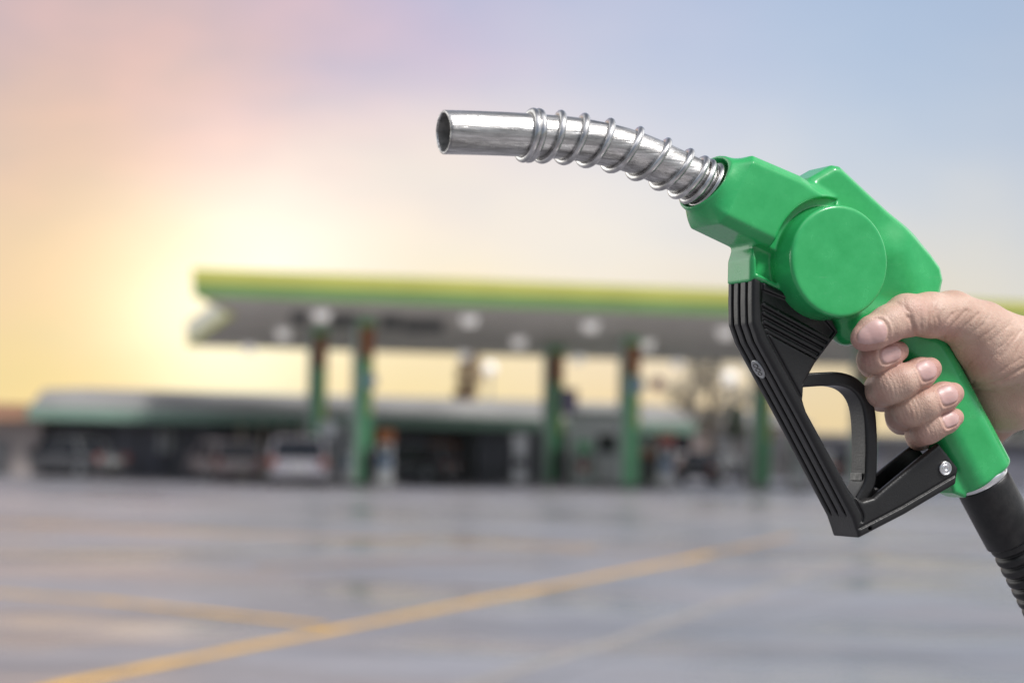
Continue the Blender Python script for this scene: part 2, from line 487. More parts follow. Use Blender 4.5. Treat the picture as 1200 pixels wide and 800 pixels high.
# ------------------------------------------------------------------ the ground
def sheet(name, pts, z, mat):
    mb = MB(); mb.add([(p[0], p[1], z) for p in pts], [tuple(range(len(pts)))])
    return tag(mb.build(name, mat), kind='structure')
sheet('ground', [(-900, -200), (900, -200), (900, 1600), (-900, 1600)], 0.0, M['concrete'])
def line(name, pix, w, z, mat):
    g = [ground(*p) for p in pix]
    vs, fs = [], []
    for i, p in enumerate(g):
        d = (g[min(i + 1, len(g) - 1)] - g[max(i - 1, 0)]); d.z = 0; d.normalize()
        n = Vector((-d.y, d.x, 0)) * (w / 2)
        vs += [(p.x - n.x, p.y - n.y, z), (p.x + n.x, p.y + n.y, z)]
    for i in range(len(g) - 1):
        fs.append((2 * i, 2 * i + 1, 2 * i + 3, 2 * i + 2))
    return tag(MB().add(vs, fs).build(name, mat), kind='structure')
line('yellow_line', [(-40, 832), (80, 800), (400, 736), (800, 656), (835, 648)], 0.16, 0.004, M['yellow_paint'])
line('faded_line', [(838, 647.5), (930, 627)], 0.2, 0.004, M['faded_paint'])
line('yellow_line', [(-30, 693), (120, 703), (380, 733)], 0.17, 0.008, M['yellow_paint'])
line('faded_line', [(-30, 611), (250, 624), (700, 642)], 0.55, 0.004, M['faded_paint'])
line('faded_line', [(300, 665), (470, 655), (700, 646), (1250, 640)], 0.16, 0.012, M['faded_paint'])
line('pale_joint', [(530, 808), (700, 757), (980, 661), (1040, 640)], 0.16, 0.004, M['pale_paint'])
line('pale_joint', [(-30, 655), (180, 652), (420, 640), (640, 628)], 0.20, 0.012, M['pale_paint'])

# ------------------------------------------------------------------ shop building
bl, br = at(45, 560, 74), at(790, 566, 83)
bl.z = br.z = 0
bx = (br - bl); BLEN = bx.length; bang = math.atan2(bx.y, bx.x)
def along(px):                # metres along the shop front where this photo column meets it
    r = ray(px, HORIZON)
    # CAMP + r t on line bl + ux s
    ux = bx.normalized()
    den = r.x * (-ux.y) + r.y * ux.x
    t = (bl.x * (-ux.y) + bl.y * ux.x) / den
    p = r * t
    return (Vector((p.x, p.y, 0)) - bl).dot(ux)
shop = empty('shop_building', bl, bang, 'long low shop building with grey roof and dark front behind the canopy columns', 'building')
sA, sB, sC, sD, sE = along(275), along(352), along(462), along(636), along(790)
MB().prism([(-0.6, -1.2, 2.42), (BLEN + .3, -1.2, 2.42), (BLEN + .3, 5, 2.42), (2.2, 5, 2.42)],
           [(0.1, 0.0, 3.12), (BLEN, 0.0, 3.12), (BLEN, 4.6, 3.3), (2.4, 4.6, 3.3)]).build('roof', M['roof_metal'], shop, 0.03)
MB().box(-0.62, BLEN + .32, -1.3, -1.22, 2.02, 2.46).build('fascia', M['dull_green'], shop, 0.01)
MB().box(1.9, BLEN, 4.7, 4.9, 0, 2.4).build('back_wall', M['dark_wall'], shop)
MB().box(0.3, sA - .02, .55, .7, 0, 2.3).build('shopfront', M['shutter'], shop)
for k_ in range(7):
    x_ = .8 + k_ * (sA - 1.4) / 6
    MB().box(x_ - .04, x_ + .04, .47, .548, 0, 2.3).build('mullion', M['dark_panel'], shop)
for (x0_, x1_, z0_, z1_, m_) in ((1.2, 2.0, .2, 1.1, 'beige'), (4.4, 5.0, .9, 1.7, 'white_panel'), (5.6, 6.4, .1, .8, 'steel')):
    MB().box(x0_, x1_, .50, .545, z0_, z1_).build('display', M[m_], shop)
MB().prism([(0, 0, 0), (.2, 0, 0), (2.1, 4.69, 0), (1.9, 4.69, 0)], [(0, 0, 2.4), (.2, 0, 2.4), (2.1, 4.69, 2.4), (1.9, 4.69, 2.4)]).build('side_wall', M['dark_wall'], shop)
MB().box(BLEN - .2, BLEN, 0, 4.69, 0, 2.4).build('side_wall', M['dark_wall'], shop)
MB().prism([(.2, -1.1, 2.3), (BLEN - .2, -1.1, 2.3), (BLEN - .2, 4.69, 2.3), (2.1, 4.69, 2.3)], [(.2, -1.1, 2.4), (BLEN - .2, -1.1, 2.4), (BLEN - .2, 4.69, 2.4), (2.1, 4.69, 2.4)]).build('ceiling', M['dark_wall'], shop)
MB().box(sA, sB, -0.75, 0.0, 0, 2.3).build('beige_wall', M['beige'], shop)
for px in (290, 313, 335):
    w = MB().box(along(px) - .28, along(px) + .28, -0.81, -0.753, 0.9, 2.0).build('window', M['car_glass'], shop)
    MB().box(along(px) - .33, along(px) + .33, -0.86, -0.753, 0.81, 0.897).build('sill', M['white_panel'], w)
MB().box(sB, sB + (sC - sB) * .8, .6, .75, 0, 2.3).build('shopfront', M['shutter'], shop)
k0, k1 = along(470), along(556)
MB().box(k0, k1, 1.2, 1.4, 0, 2.3).build('shopfront', M['shutter'], shop)
MB().box(k1 + .2, sD, 0.3, 0.4, 0, 2.25).build('shutter', M['shutter'], shop)
for px in (205, 275, 360, 462, 548, 636, 660, 790):
    s = min(along(px), BLEN - .2)
    MB().box(s - .12, s + .12, -0.25, -0.02, 0, 2.3).build('post', M['white_panel'] if px in (636,) else M['dark_panel'], shop)
MB().box(along(660), BLEN - .25, 0.2, 0.35, 0, 2.25).build('pale_wall', M['pale_cladding'], shop)
MB().box(along(512), along(546), 0.9, 0.98, 1.15, 1.55).build('menu_board', M['orange_band'], shop)

# house at the far left
hp = ground(14, 557); hp.z = 0
hs = empty('side_house', hp, R(12), 'white house with a low brown gable roof at the left end of the shop', 'house')
MB().box(-5, 1.0, 0, 6, 0, 1.95).build('wall', M['white_wall'], hs)
MB().prism([(-5.4, -.5, 1.95), (1.5, -.5, 1.95), (1.5, 6.4, 1.95), (-5.4, 6.4, 1.95)], [(-5.4, 2.9, 2.6), (1.5, 2.9, 2.6), (1.5, 3.1, 2.6), (-5.4, 3.1, 2.6)]).build('roof', M['brown_roof'], hs)
MB().box(-1.0, -.1, -.05, 0, 0, 1.3).build('door', M['dark_panel'], hs)
w = MB().box(-2.6, -1.5, -.05, 0, .7, 1.5).build('window', M['car_glass'], hs)
MB().box(-2.7, -1.4, -.08, -.052, .62, .7).build('sill', M['white_panel'], w)

# pale house and boundary wall behind the right side
p = at(852, 560, 112); p.z = 0
dh = empty('pale_house', p, R(-6), 'pale pink house seen far off between the bare tree and the right column', 'house')
MB().box(-4.2, 4.2, 0, 7, 0, 2.7).build('wall', M['pinkwall'], dh)
MB().prism([(-4.7, -.5, 2.7), (4.7, -.5, 2.7), (4.7, 7.5, 2.7), (-4.7, 7.5, 2.7)], [(-3.2, 3.4, 3.5), (3.2, 3.4, 3.5), (3.2, 3.6, 3.5), (-3.2, 3.6, 3.5)]).build('roof', M['roof_metal'], dh)
for x in (-2.5, 0.2, 2.6):
    w = MB().box(x - .5, x + .5, -.05, 0, 1.1, 2.1).build('window', M['car_glass'], dh)
    MB().box(x - .58, x + .58, -.08, -.052, 1.0, 1.1).build('sill', M['white_panel'], w)
p = at(880, 565, 104); p.z = 0
bw = empty('boundary_wall', p, R(4), 'long grey boundary wall with coping behind the forecourt on the right', 'wall')
MB().box(-2.0, 40, 0, .2, 0, 2.2).build('wall_face', M['dark_panel'], bw)
MB().box(-2.1, 40.1, -.06, .26, 2.2, 2.3).build('coping', M['kerb'], bw)
p = at(1090, 565, 95); p.z = 0
wk = empty('workshop', p, R(2), 'low dark workshop with a grey roof seen behind the nozzle guard and hand', 'building')
MB().box(-5.5, 9, 0, 6, 0, 2.0).build('wall', M['dark_wall'], wk)
MB().box(-5.8, 9.3, -.5, 6.3, 2.0, 2.25).build('roof', M['roof_metal'], wk, .02)
for x in (-3.5, 0.5, 4.5):
    MB().box(x - 1.2, x + 1.2, -.06, -.005, 0, 1.7).build('roller_door', M['shutter'], wk)

# ------------------------------------------------------------------ canopy
can = empty('fuel_canopy', ground(560, 570), 0, 'large lime and green edged forecourt canopy on green columns with round soffit lamps', 'canopy')
can_loc = can.location.copy()
def c_(p): return Vector(p) - can_loc
FL, FRt = at(227, 346, 64), at(1330, 382, 72.0)
RL, RRt = at(219, 405, 74.5), at(1330, 444, 84)
NL = at(272, 367, 67.6)
ZF, ZR = FL.z, RL.z
FRt.z = ZF; RRt.z = ZR; NL.z = ZF + (ZR - ZF) * 0.34
poly = [FL, FRt, RRt, RL, NL]
FH = 0.84
up = Vector((0, 0, 1))
def offs(pl, inset):            # move the outline outwards in plan
    n = len(pl); out = []
    for i in range(n):
        a0, b0, c0 = pl[i - 1], pl[i], pl[(i + 1) % n]
        d1 = (b0 - a0).to_2d().normalized(); d2 = (c0 - b0).to_2d().normalized()
        n1 = Vector((d1.y, -d1.x)); n2 = Vector((d2.y, -d2.x))
        bis = (n1 + n2); bis = bis / max(0.35, (1 + n1.dot(n2)))
        out.append(Vector((b0.x + bis.x * inset, b0.y + bis.y * inset, b0.z)))
    return out
inn = offs(poly, -0.15)
mb = MB()
mb.prism([c_(p + up * .02) for p in inn], [c_(p + up * (.12)) for p in inn]); mb.build('soffit', M['soffit'], can)
mb = MB()
mb.prism([c_(p + up * .125) for p in inn], [c_(p + up * (FH - .1)) for p in inn]); mb.build('roof_deck', M['roof_metal'], can)
def fascia(z0, z1, t0, t1, name, mat, edges):
    for i in edges:
        j = (i + 1) % len(poly)
        o = offs(poly, t1); q = offs(poly, t0)
        MB().prism([c_(o[i] + up * z0), c_(o[j] + up * z0), c_(q[j] + up * z0), c_(q[i] + up * z0)],
                   [c_(o[i] + up * z1), c_(o[j] + up * z1), c_(q[j] + up * z1), c_(q[i] + up * z1)]).build(name, mat, can)
fascia(0.0, 0.40, -0.15, 0.0, 'green_fascia', M['green_sign'], (0, 1, 2))
fascia(0.404, FH, -0.15, 0.03, 'lime_fascia', M['lime'], (0, 1, 2))
fascia(0.0, 0.22, -0.15, 0.0, 'lime_fascia', M['lime'], (3, 4))
fascia(0.224, FH, -0.15, 0.02, 'cream_fascia', M['cream'], (3, 4))
# soffit plane intersections
nrm = (FRt - FL).cross(RL - FL).normalized()
def soffit(px, py):
    r = ray(px, py)
    return CAMP + r * ((FL - CAMP).dot(nrm) / r.dot(nrm))
for (px, py, s) in [(377, 363, .30), (332, 385, .26), (292, 402, .24), (550, 369, .30), (608, 395, .27), (544, 411, .24), (692, 376, .30), (758, 398, .27),
                    (678, 415, .25), (794, 420, .25), (850, 384, .30), (432, 404, .22), (930, 400, .28), (1000, 380, .28), (880, 424, .24)]:
    q = soffit(px, py) - can_loc
    lo_ = MB().cyl(q + Vector((0, 0, -.06)), q + Vector((0, 0, .03)), s * 1.15, n=20).build('lamp_housing', M['white_panel'], can)
    MB().cyl(q + Vector((0, 0, -.36)), q + Vector((0, 0, -.062)), s * .75, s, n=20).build('lamp_lens', M['lamp'], lo_)
for (x0, x1, y) in [(341, 361, 372), (388, 418, 375), (446, 470, 377), (472, 520, 381)]:
    A, B, C, D = soffit(x0, y - 7), soffit(x1, y - 6.5), soffit(x1, y + 7.5), soffit(x0, y + 7)
    MB().prism([c_(v) - up * .03 for v in (A, B, C, D)], [c_(v) - up * .002 for v in (A, B, C, D)]).build('soffit_panel', M['dark_panel'], can)
COLS = [(372, 70.5, .50), (425, 68.5, .56), (648, 75, .60), (737, 73, .60), (892, 78, .62), (1010, 75, .60)]
for (px, d, w) in COLS:
    w *= 1.12
    b = at(px, HORIZON, d); b.z = 0
    # soffit height over this spot
    r = Vector((0, 0, 1)); h = (FL - b).dot(nrm) / r.dot(nrm)
    q = c_(b); h2 = w / 2
    cb = MB().box(q.x - h2, q.x + h2, q.y - .22, q.y + .22, .16, h - .02).build('column', M['column_green'], can, .03)
    for (z0, z1, m_) in ((h - 1.35, h - .3, 'orange_band'),):
        MB().box(q.x - h2 * .45, q.x + h2 + .012, q.y - .232, q.y - .1, z0, z1).build('colour_band', M[m_], cb)
    MB().box(q.x - h2 - .08, q.x - h2 * .6, q.y - .26, q.y + .1, .16, h - .1).build('cladding_strip', M['pale_cladding'], cb, .02)
    MB().box(q.x + h2 * .62, q.x + h2 + .02, q.y - .245, q.y - .05, h - 3.2, h - 1.36).build('lime_strip', M['lime'], cb)

# ------------------------------------------------------------------ pump islands and what stands on them
def island(px0, px1, d, label):
    A, B = at(px0, HORIZON, d), at(px1, HORIZON, d)
    o = empty('pump_island', ((A.x + B.x) / 2, d, 0), 0, label, 'pump island', 'raised kerbed pump islands under the canopy')
    hw = (B.x - A.x) / 2
    k = MB()
    n = 10
    ring = [(hw - .5 + .5 * math.cos(t), .6 * math.sin(t)) for t in np.linspace(-math.pi / 2, math.pi / 2, n)] + [(-hw + .5 + .5 * math.cos(t), .6 * math.sin(t)) for t in np.linspace(math.pi / 2, 1.5 * math.pi, n)]
    k.prism([(x, y, 0) for x, y in ring], [(x * .99, y * .95, .14) for x, y in ring]).build('kerb', M['kerb'], o)
    r2 = [(x * .95, y * .85) for x, y in ring]
    MB().prism([(x, y, .145) for x, y in r2], [(x, y, .16) for x, y in r2]).build('island_top', M['pale_paint'], o)
island(358, 470, 69.4, 'leftmost kerbed pump island, under the pair of left columns')
island(596, 792, 74.2, 'kerbed pump island under the middle pair of columns, left of the guard')
island(872, 1030, 77.0, 'kerbed pump island behind the black nozzle guard')

def dispenser(px, d, w, h, body, header, panel, label, screen=True):
    b = at(px, HORIZON, d)
    o = empty('fuel_dispenser', (b.x, d, .16), 0, label, 'fuel pump', 'fuel dispensers on the pump islands')
    MB().box(-w / 2, w / 2, -.3, .3, 0, h * .74).build('cabinet', M[body], o, .04)
    MB().box(-w / 2 - .03, w / 2 + .03, -.33, .33, h * .74 + .003, h).build('header', M[header], o, .05)
    MB().box(-w / 2 + .06, w / 2 - .06, -.325, -.302, h * .28, h * .5).build('front_panel', M[panel], o, .01)
    if screen:
        s = MB().box(-w * .28, w * .28, -.32, -.302, h * .56, h * .70).build('screen', M['screen'], o, .008)
    for sx in (-1, 1):
        MB().box(sx * (w / 2 + .055) - .05, sx * (w / 2 + .055) + .05, -.18, .02, h * .42, h * .62).build('nozzle_boot', M['black_plastic_far'], o, .02)
        hs_ = MB()
        pts = [Vector((sx * (w / 2 + .06), -.1, h * .44)), Vector((sx * (w / 2 + .13), -.18, h * .16)), Vector((sx * (w / 2 + .19), -.2, h * .1)), Vector((sx * (w / 2 + .22), -.15, h * .3)), Vector((sx * (w / 2 + .12), -.05, h * .8))]
        for i in range(4):
            hs_.cyl(pts[i], pts[i + 1], .025, n=8)
        hs_.build('hose', M['black_plastic_far'], o)
dispenser(387, 69.6, .62, 2.0, 'white_panel', 'white_panel', 'pale_cladding', 'plain white fuel dispenser right behind the silver car')
dispenser(452, 69.2, .50, 1.75, 'white_panel', 'orange_panel', 'blue_panel', 'fuel dispenser with orange header and blue panel, right of the second column')
dispenser(781, 74.4, .52, 1.85, 'white_panel', 'red_panel', 'blue_panel', 'fuel dispenser with red header and blue panel, right of the fourth column')
dispenser(936, 77.2, .55, 1.85, 'white_panel', 'dull_green', 'pale_cladding', 'pale fuel dispenser with green header seen through the nozzle guard')

dispenser(684, 73.9, .46, 1.5, 'pale_cladding', 'column_green', 'sign_red', 'green topped dispenser in front of the white kiosk')
dispenser(610, 74.2, .50, 1.7, 'white_panel', 'white_panel', 'screen', 'white fuel dispenser with dark panel left of the third column', False)
dispenser(410, 68.9, .40, 1.6, 'white_panel', 'dark_panel', 'sign_blue', 'narrow dispenser with dark header between the two left columns')
b = at(700, HORIZON, 75.6)
kio = empty('service_kiosk', (b.x, 75.6, .16), 0, 'white service kiosk with a dark hatch between the two middle columns', 'kiosk')
MB().box(-1.05, .95, 0, 1.5, 0, 2.45).build('wall', M['white_panel'], kio, .03)
MB().box(-1.2, 1.1, -.2, 1.7, 2.453, 2.62).build('roof', M['pale_cladding'], kio, .03)
w = MB().box(.02, .72, -.05, -.003, 1.15, 1.75).build('hatch', M['screen'], kio)
MB().box(-.05, .79, -.12, -.052, 1.05, 1.15).build('counter', M['steel'], w)
MB().box(-.62, -.2, -.04, -.003, 0.05, 1.5).build('door', M['column_green'], kio, .01)

def bin_(px, d, h, label, mat='black_plastic_far', lid='black_plastic_far'):
    b = at(px, HORIZON, d)
    o = empty('waste_bin', (b.x, d, .16), 0, label, 'waste bin', 'bins beside the columns')
    MB().cyl((0, 0, 0), (0, 0, h * .8), .2, .25, 20).build('drum', M[mat], o, .01)
    MB().cyl((0, 0, h * .8 + .002), (0, 0, h), .27, .16, 20).build('lid', M[lid], o, .01)
bin_(436, 68.2, 1.15, 'black waste bin at the foot of the second column')
bin_(658, 74.0, 1.2, 'black waste bin at the foot of the third column')
bin_(759, 73.6, 1.25, 'black waste bin with orange lid at the foot of the fourth column', lid='orange_band')

def disc_sign(px, py, d, r, mat, rim, label, arm):
    b = at(px, py, d)
    o = empty('round_sign', b, 0, label, 'sign', 'round signs hung on the columns')
    MB().cyl((0, -.03, 0), (0, .03, 0), r, n=28).build('plate', M[rim], o)
    MB().cyl((0, -.042, 0), (0, -.032, 0), r * .8, n=28).build('face', M[mat], o)
    MB().cyl((0, .05, 0), (arm, .05, 0), .03, n=8).build('bracket', M['steel'], o)
disc_sign(746, 451, 72.4, .30, 'sign_blue', 'white_panel', 'round blue sign on the fourth column', -.3)
disc_sign(771, 450, 72.6, .26, 'sign_red', 'white_panel', 'round red sign with white rim right of the blue sign', -.75)
disc_sign(434, 446, 67.9, .24, 'sign_blue', 'white_panel', 'small round blue sign on the second column', -.2)
b = at(667, 468, 74.4)
o = empty('hanging_panel', b, 0, 'violet grey price panel fixed to the right of the third column', 'sign')
MB().box(-.3, .3, -.05, .05, -.5, .4).build('panel', M['sign_violet'], o, .02)
MB().box(-.6, -.3, -.02, .02, .2, .26).build('bracket', M['steel'], o)

# lamps on poles behind
def globe(px, py, d, r, label):
    b = at(px, py, d)
    o = empty('street_lamp', (b.x, d, 0), 0, label, 'street lamp', 'globe lamps on poles behind the canopy')
    MB().cyl((0, 0, 0), (0, 0, b.z - r), .07, .05, 10).build('pole', M['steel'], o)
    bm = bmesh.new(); bmesh.ops.create_icosphere(bm, subdivisions=3, radius=r)
    me = bpy.data.meshes.new('globe'); bm.to_mesh(me); bm.free()
    for p_ in me.polygons: p_.use_smooth = True
    g = link_mesh('globe', me, M['globe'], o); g.location = (0, 0, b.z)
    MB().cyl((0, 0, b.z - r - .06), (0, 0, b.z - r + .04), .12, n=12).build('collar', M['steel'], o)
globe(574, 432, 92, .30, 'pale globe lamp on a pole right of the brown palm-like tree')
globe(855, 443, 99, .34, 'pale globe lamp on a pole between the bare tree and the guard')

# ------------------------------------------------------------------ cars
def make_car(px, d, rot, paint, W, L_, H, label, kind='hatch'):
    b = at(px, HORIZON, d)
    o = empty('parked_car', (b.x, d, 0), rot, label, 'car', 'cars at the filling station')
    hw = W / 2
    hz = H * .55
    # body side profile (y along the car, rear at 0), extruded over the width with tumblehome
    prof = [(0.0, .34), (.04, hz * .8), (.10, hz), (L_ * .72, hz * 1.02), (L_ * .97, hz * .84), (L_, .55), (L_ * .985, .28), (.03, .26)]
    MB().prism([(-hw, y, z) for y, z in prof], [(hw, y, z) for y, z in prof]).build('body', M[paint], o, .07)
    r0, r1 = (.12, .26) if kind == 'hatch' else (.75, 1.15)
    f0, f1 = L_ * .74, L_ * .56
    cw = hw * .97; tw = hw * .80
    lowr = [(-cw, r0, hz), (cw, r0, hz), (cw, f0, hz * 1.02), (-cw, f0, hz * 1.02)]
    top = [(-tw, r1, H * .97), (tw, r1, H * .97), (tw, f1, H * .97), (-tw, f1, H * .97)]
    MB().prism(lowr, top).build('cabin', M['car_glass'], o, .04)
    MB().prism([(-tw - .02, r1 - .06, H * .955), (tw + .02, r1 - .06, H * .955), (tw + .02, f1 + .05, H * .955), (-tw - .02, f1 + .05, H * .955)],
               [(-tw * .9, r1 + .08, H), (tw * .9, r1 + .08, H), (tw * .9, f1 - .1, H), (-tw * .9, f1 - .1, H)]).build('roof', M[paint], o, .03)
    for s in (-1, 1):
        for (ya, yb) in ((r0, r1), (f0, f1), ((r0 + f0) / 2, (r1 + f1) / 2)):
            pl = MB()
            pl.cyl((s * (cw + .005), ya, hz), (s * (tw + .012), yb, H * .97), .045, n=8)
            pl.build('pillar', M[paint], o)
        tl = MB().box(s * hw * .90 - .13, s * hw * .90 + .13, -.03, .1, hz * .72, hz * 1.06).build('tail_light', M['tail_red'], o, .03)
        MB().box(s * hw * .76 - .16, s * hw * .76 + .16, L_ - .14, L_ + .0, hz * .68, hz * .84).build('headlight', M['head_clear'], o, .03)
        MB().box(s * (hw + .09) - .09, s * (hw + .09) + .09, f0 - .12, f0 + .02, hz * 1.0, hz * 1.0 + .15).build('mirror', M[paint], o, .03)
        for yw in (L_ * .18, L_ * .81):
            t = MB().cyl((s * (hw - .2), yw, .32), (s * (hw + .015), yw, .32), .32, n=24).build('wheel', M['tyre'], o, .03)
            MB().cyl((s * (hw + .016), yw, .32), (s * (hw + .03), yw, .32), .2, n=16).build('rim', M['steel'], t)
    MB().box(-hw * .98, hw * .98, -.07, .12, .3, hz * .62).build('bumper', M[paint], o, .05)
    MB().box(-hw * .98, hw * .98, L_ - .12, L_ + .06, .26, .55).build('bumper', M[paint], o, .05)
    MB().box(-.26, .26, -.085, -.072, hz * .64, hz * .64 + .12).build('number_plate', M['plate'], o)
    return o
make_car(350, 66.4, R(7), 'car_silver', 1.86, 4.4, 1.62, 'silver car seen from behind with red tail lights, left of the white dispenser')
make_car(281, 70.0, R(24), 'car_pearl', 1.72, 4.0, 1.45, 'pearl white car parked behind and left of the silver car', 'hatch')
make_car(133, 72.8, R(62), 'car_grey', 1.74, 4.2, 1.45, 'dark grey car parked at the left end of the dark shop front', 'sedan')
make_car(812, 83.0, R(-30), 'car_black', 1.8, 4.5, 1.32, 'black saloon parked behind the right pump island', 'sedan')
make_car(1000, 84.0, R(18), 'car_black', 1.8, 4.3, 1.5, 'black car seen through the opening of the nozzle guard')
make_car(531, 75.6, R(76), 'car_grey', 1.7, 3.9, 1.4, 'grey car in the shade of the shop front right of the orange headed dispenser', 'hatch')

# ------------------------------------------------------------------ trees
def tree(px, pybase, d, top_py, blobs, leafmat, nleaf, leaf, label, seed, name='tree', trunk_r=.09):
    rnd = random.Random(seed)
    b = at(px, HORIZON, d); b.z = 0
    o = empty(name, b, 0, label, 'tree' if 'tree' in name else 'shrub')
    tr = MB()
    cs = []
    for (bpx, bpy_, dy, rx, rz) in blobs:
        p = at(bpx, bpy_, d) - b
        cs.append((Vector((p.x, dy, p.z)), rx, rz))
    low = min(c[0].z - c[2] for c in cs)
    fork = Vector((0, 0, max(.4, low + .2)))
    tr.cyl((0, 0, 0), fork, trunk_r, trunk_r * .75, 10)
    for c, rx, rz in cs:
        mid_ = fork.lerp(c, .5) + Vector((rnd.uniform(-.1, .1), rnd.uniform(-.1, .1), .12))
        tr.cyl(fork, mid_, trunk_r * .7, trunk_r * .45, 8); tr.cyl(mid_, c, trunk_r * .45, trunk_r * .15, 8)
        for _ in range(6):
            e = c + Vector((rnd.gauss(0, .5) * rx, rnd.gauss(0, .5) * rx, rnd.gauss(0, .5) * rz))
            tr.cyl(mid_.lerp(c, .6), e, trunk_r * .16, trunk_r * .05, 5)
    tr.build('trunk', M['bark'], o)
    lf = MB()
    tot = sum(c[1] ** 2 * c[2] for c in cs)
    for c, rx, rz in cs:
        for _ in range(int(nleaf * rx * rx * rz / tot)):
            v = Vector((rnd.gauss(0, 1), rnd.gauss(0, 1), rnd.gauss(0, 1))).normalized() * rnd.uniform(.35, 1.0) ** .6
            if math.sin(v.x * 7 + seed) + math.sin(v.z * 9 + v.y * 5) > 1.1: continue
            p = c + Vector((v.x * rx, v.y * rx, v.z * rz))
            u = Vector((rnd.gauss(0, 1), rnd.gauss(0, 1), rnd.gauss(0, 1))).normalized()
            w = u.orthogonal().normalized() * leaf * .5
            u = u * leaf
            lf.add([p - u, p + w, p + u, p - w], [(0, 1, 2, 3)])
    lf.build('crown', M[leafmat], o)
tree(549, 560, 81, 415, [(549, 440, 0, .55, .75), (545, 468, .1, .5, .6), (552, 420, 0, .4, .4), (541, 490, 0, .45, .5)], 'leaf_brown', 1500, .10, 'slim brown leaved tree in front of the shop roof, left of the globe lamp', 3)
tree(832, 560, 100, 380, [(800, 462, 0, .9, .8), (826, 430, .3, 1.0, 1.3), (838, 400, 0, .9, 1.1), (858, 466, .2, 1.0, .7), (815, 490, 0, 1.2, .7), (845, 490, 0, 1.1, .6)], 'leaf_grey', 2600, .13, 'thin dusty grey green tree with gaps behind the right side of the canopy', 7, trunk_r=.2)
tree(863, 560, 86, 480, [(863, 488, 0, .40, .5), (862, 502, 0, .48, .5)], 'leaf_dark', 1800, .07, 'small dark clipped tree on a bare stem, left of the nozzle guard', 11, trunk_r=.07)
tree(1150, 560, 110, 480, [(1130, 500, 0, 1.8, 1.3), (1175, 505, 0, 2.0, 1.2), (1215, 500, 0, 1.8, 1.4)], 'leaf_dark', 2600, .14, 'dark bushy tree behind the hand at the right edge', 13, trunk_r=.2)

# ================================================================== foreground: nozzle-local frame in photo pixels
TH = R(23)
cT, sT = math.cos(TH), math.sin(TH)
def L(px, py, Z=0.0):        # photo pixel + distance Z from the nozzle's mid plane -> local point (pixel units)
    q = (px - 600) / FPX
    X = (q * (FPX - Z * cT) - 400 - Z * sT) / (cT - q * sT)
    dep = FPX + X * sT - Z * cT
    Y = -(py - HORIZON) / FPX * dep - 182
    return np.array((X, Y, Z), dtype=np.float64)
def P(v):                    # local points (n,3) -> photo pixels
    a_ = 400 + v[:, 0] * cT + v[:, 2] * sT
    b_ = 182 + v[:, 1]
    d_ = FPX + v[:, 0] * sT - v[:, 2] * cT
    return np.stack((600 + a_ / d_ * FPX, HORIZON - b_ / d_ * FPX), 1)
Xw = CAMR * cT + CAMF * sT
Zw = CAMR * sT - CAMF * cT
Ow = CAMP + (CAMR * 400 + CAMU * 182 + CAMF * FPX) * KPX
NOZ = Matrix(((Xw.x, CAMU.x, Zw.x, Ow.x), (Xw.y, CAMU.y, Zw.y, Ow.y), (Xw.z, CAMU.z, Zw.z, Ow.z), (0, 0, 0, 1)))

# ------------------------------------------------------------------ signed distance modelling
class Field:
    def __init__(s, lo, hi, h):
        s.lo = np.array(lo, float); s.h = h
        n = np.ceil((np.array(hi, float) - s.lo) / h).astype(int) + 1
        s.ax = [(s.lo[i] + h * np.arange(n[i])).astype(np.float32) for i in range(3)]
        s.F = np.full(tuple(n), 60.0, np.float32)
    def sub(s, lo, hi):
        sl = []
        for i in range(3):
            a_ = max(0, int((lo[i] - s.lo[i]) / s.h)); b_ = min(len(s.ax[i]), int((hi[i] - s.lo[i]) / s.h) + 2)
            sl.append(slice(a_, max(a_ + 1, b_)))
        return tuple(sl), s.ax[0][sl[0]][:, None, None], s.ax[1][sl[1]][None, :, None], s.ax[2][sl[2]][None, None, :]
    def all(s):
        return s.ax[0][:, None, None], s.ax[1][None, :, None], s.ax[2][None, None, :]
def smin(a_, b_, k):
    h_ = np.clip(0.5 + 0.5 * (b_ - a_) / k, 0, 1)
    return b_ + (a_ - b_) * h_ - k * h_ * (1 - h_)
def smax(a_, b_, k): return -smin(-a_, -b_, k)
def d_cap(x, y, z, a_, b_, ra, rb):
    ba = b_ - a_
    l2 = float(ba @ ba) + 1e-9
    t = np.clip(((x - a_[0]) * ba[0] + (y - a_[1]) * ba[1] + (z - a_[2]) * ba[2]) / l2, 0, 1)
    return np.sqrt((x - a_[0] - t * ba[0]) ** 2 + (y - a_[1] - t * ba[1]) ** 2 + (z - a_[2] - t * ba[2]) ** 2) - (ra + (rb - ra) * t)
def d_poly(x, y, poly_):
    """2d signed distance to a polygon, x,y broadcast arrays"""
    x = np.asarray(x)[..., 0]; y = np.asarray(y)[..., 0]
    X_, Y_ = np.broadcast_arrays(x, y)
    d = np.full(X_.shape, 1e9, np.float32); ins = np.zeros(X_.shape, bool)
    n = len(poly_)
    for i in range(n):
        a_, b_ = poly_[i], poly_[(i + 1) % n]
        ex, ey = b_[0] - a_[0], b_[1] - a_[1]
        wx, wy = X_ - a_[0], Y_ - a_[1]
        t = np.clip((wx * ex + wy * ey) / (ex * ex + ey * ey + 1e-9), 0, 1)
        d = np.minimum(d, (wx - ex * t) ** 2 + (wy - ey * t) ** 2)
        c1 = (a_[1] <= Y_) & (b_[1] > Y_); c2 = (a_[1] > Y_) & (b_[1] <= Y_)
        cr = ex * wy - ey * wx
        ins ^= (c1 & (cr > 0)) | (c2 & (cr < 0))
    d = np.sqrt(d)
    return np.where(ins, -d, d).astype(np.float32)[..., None]
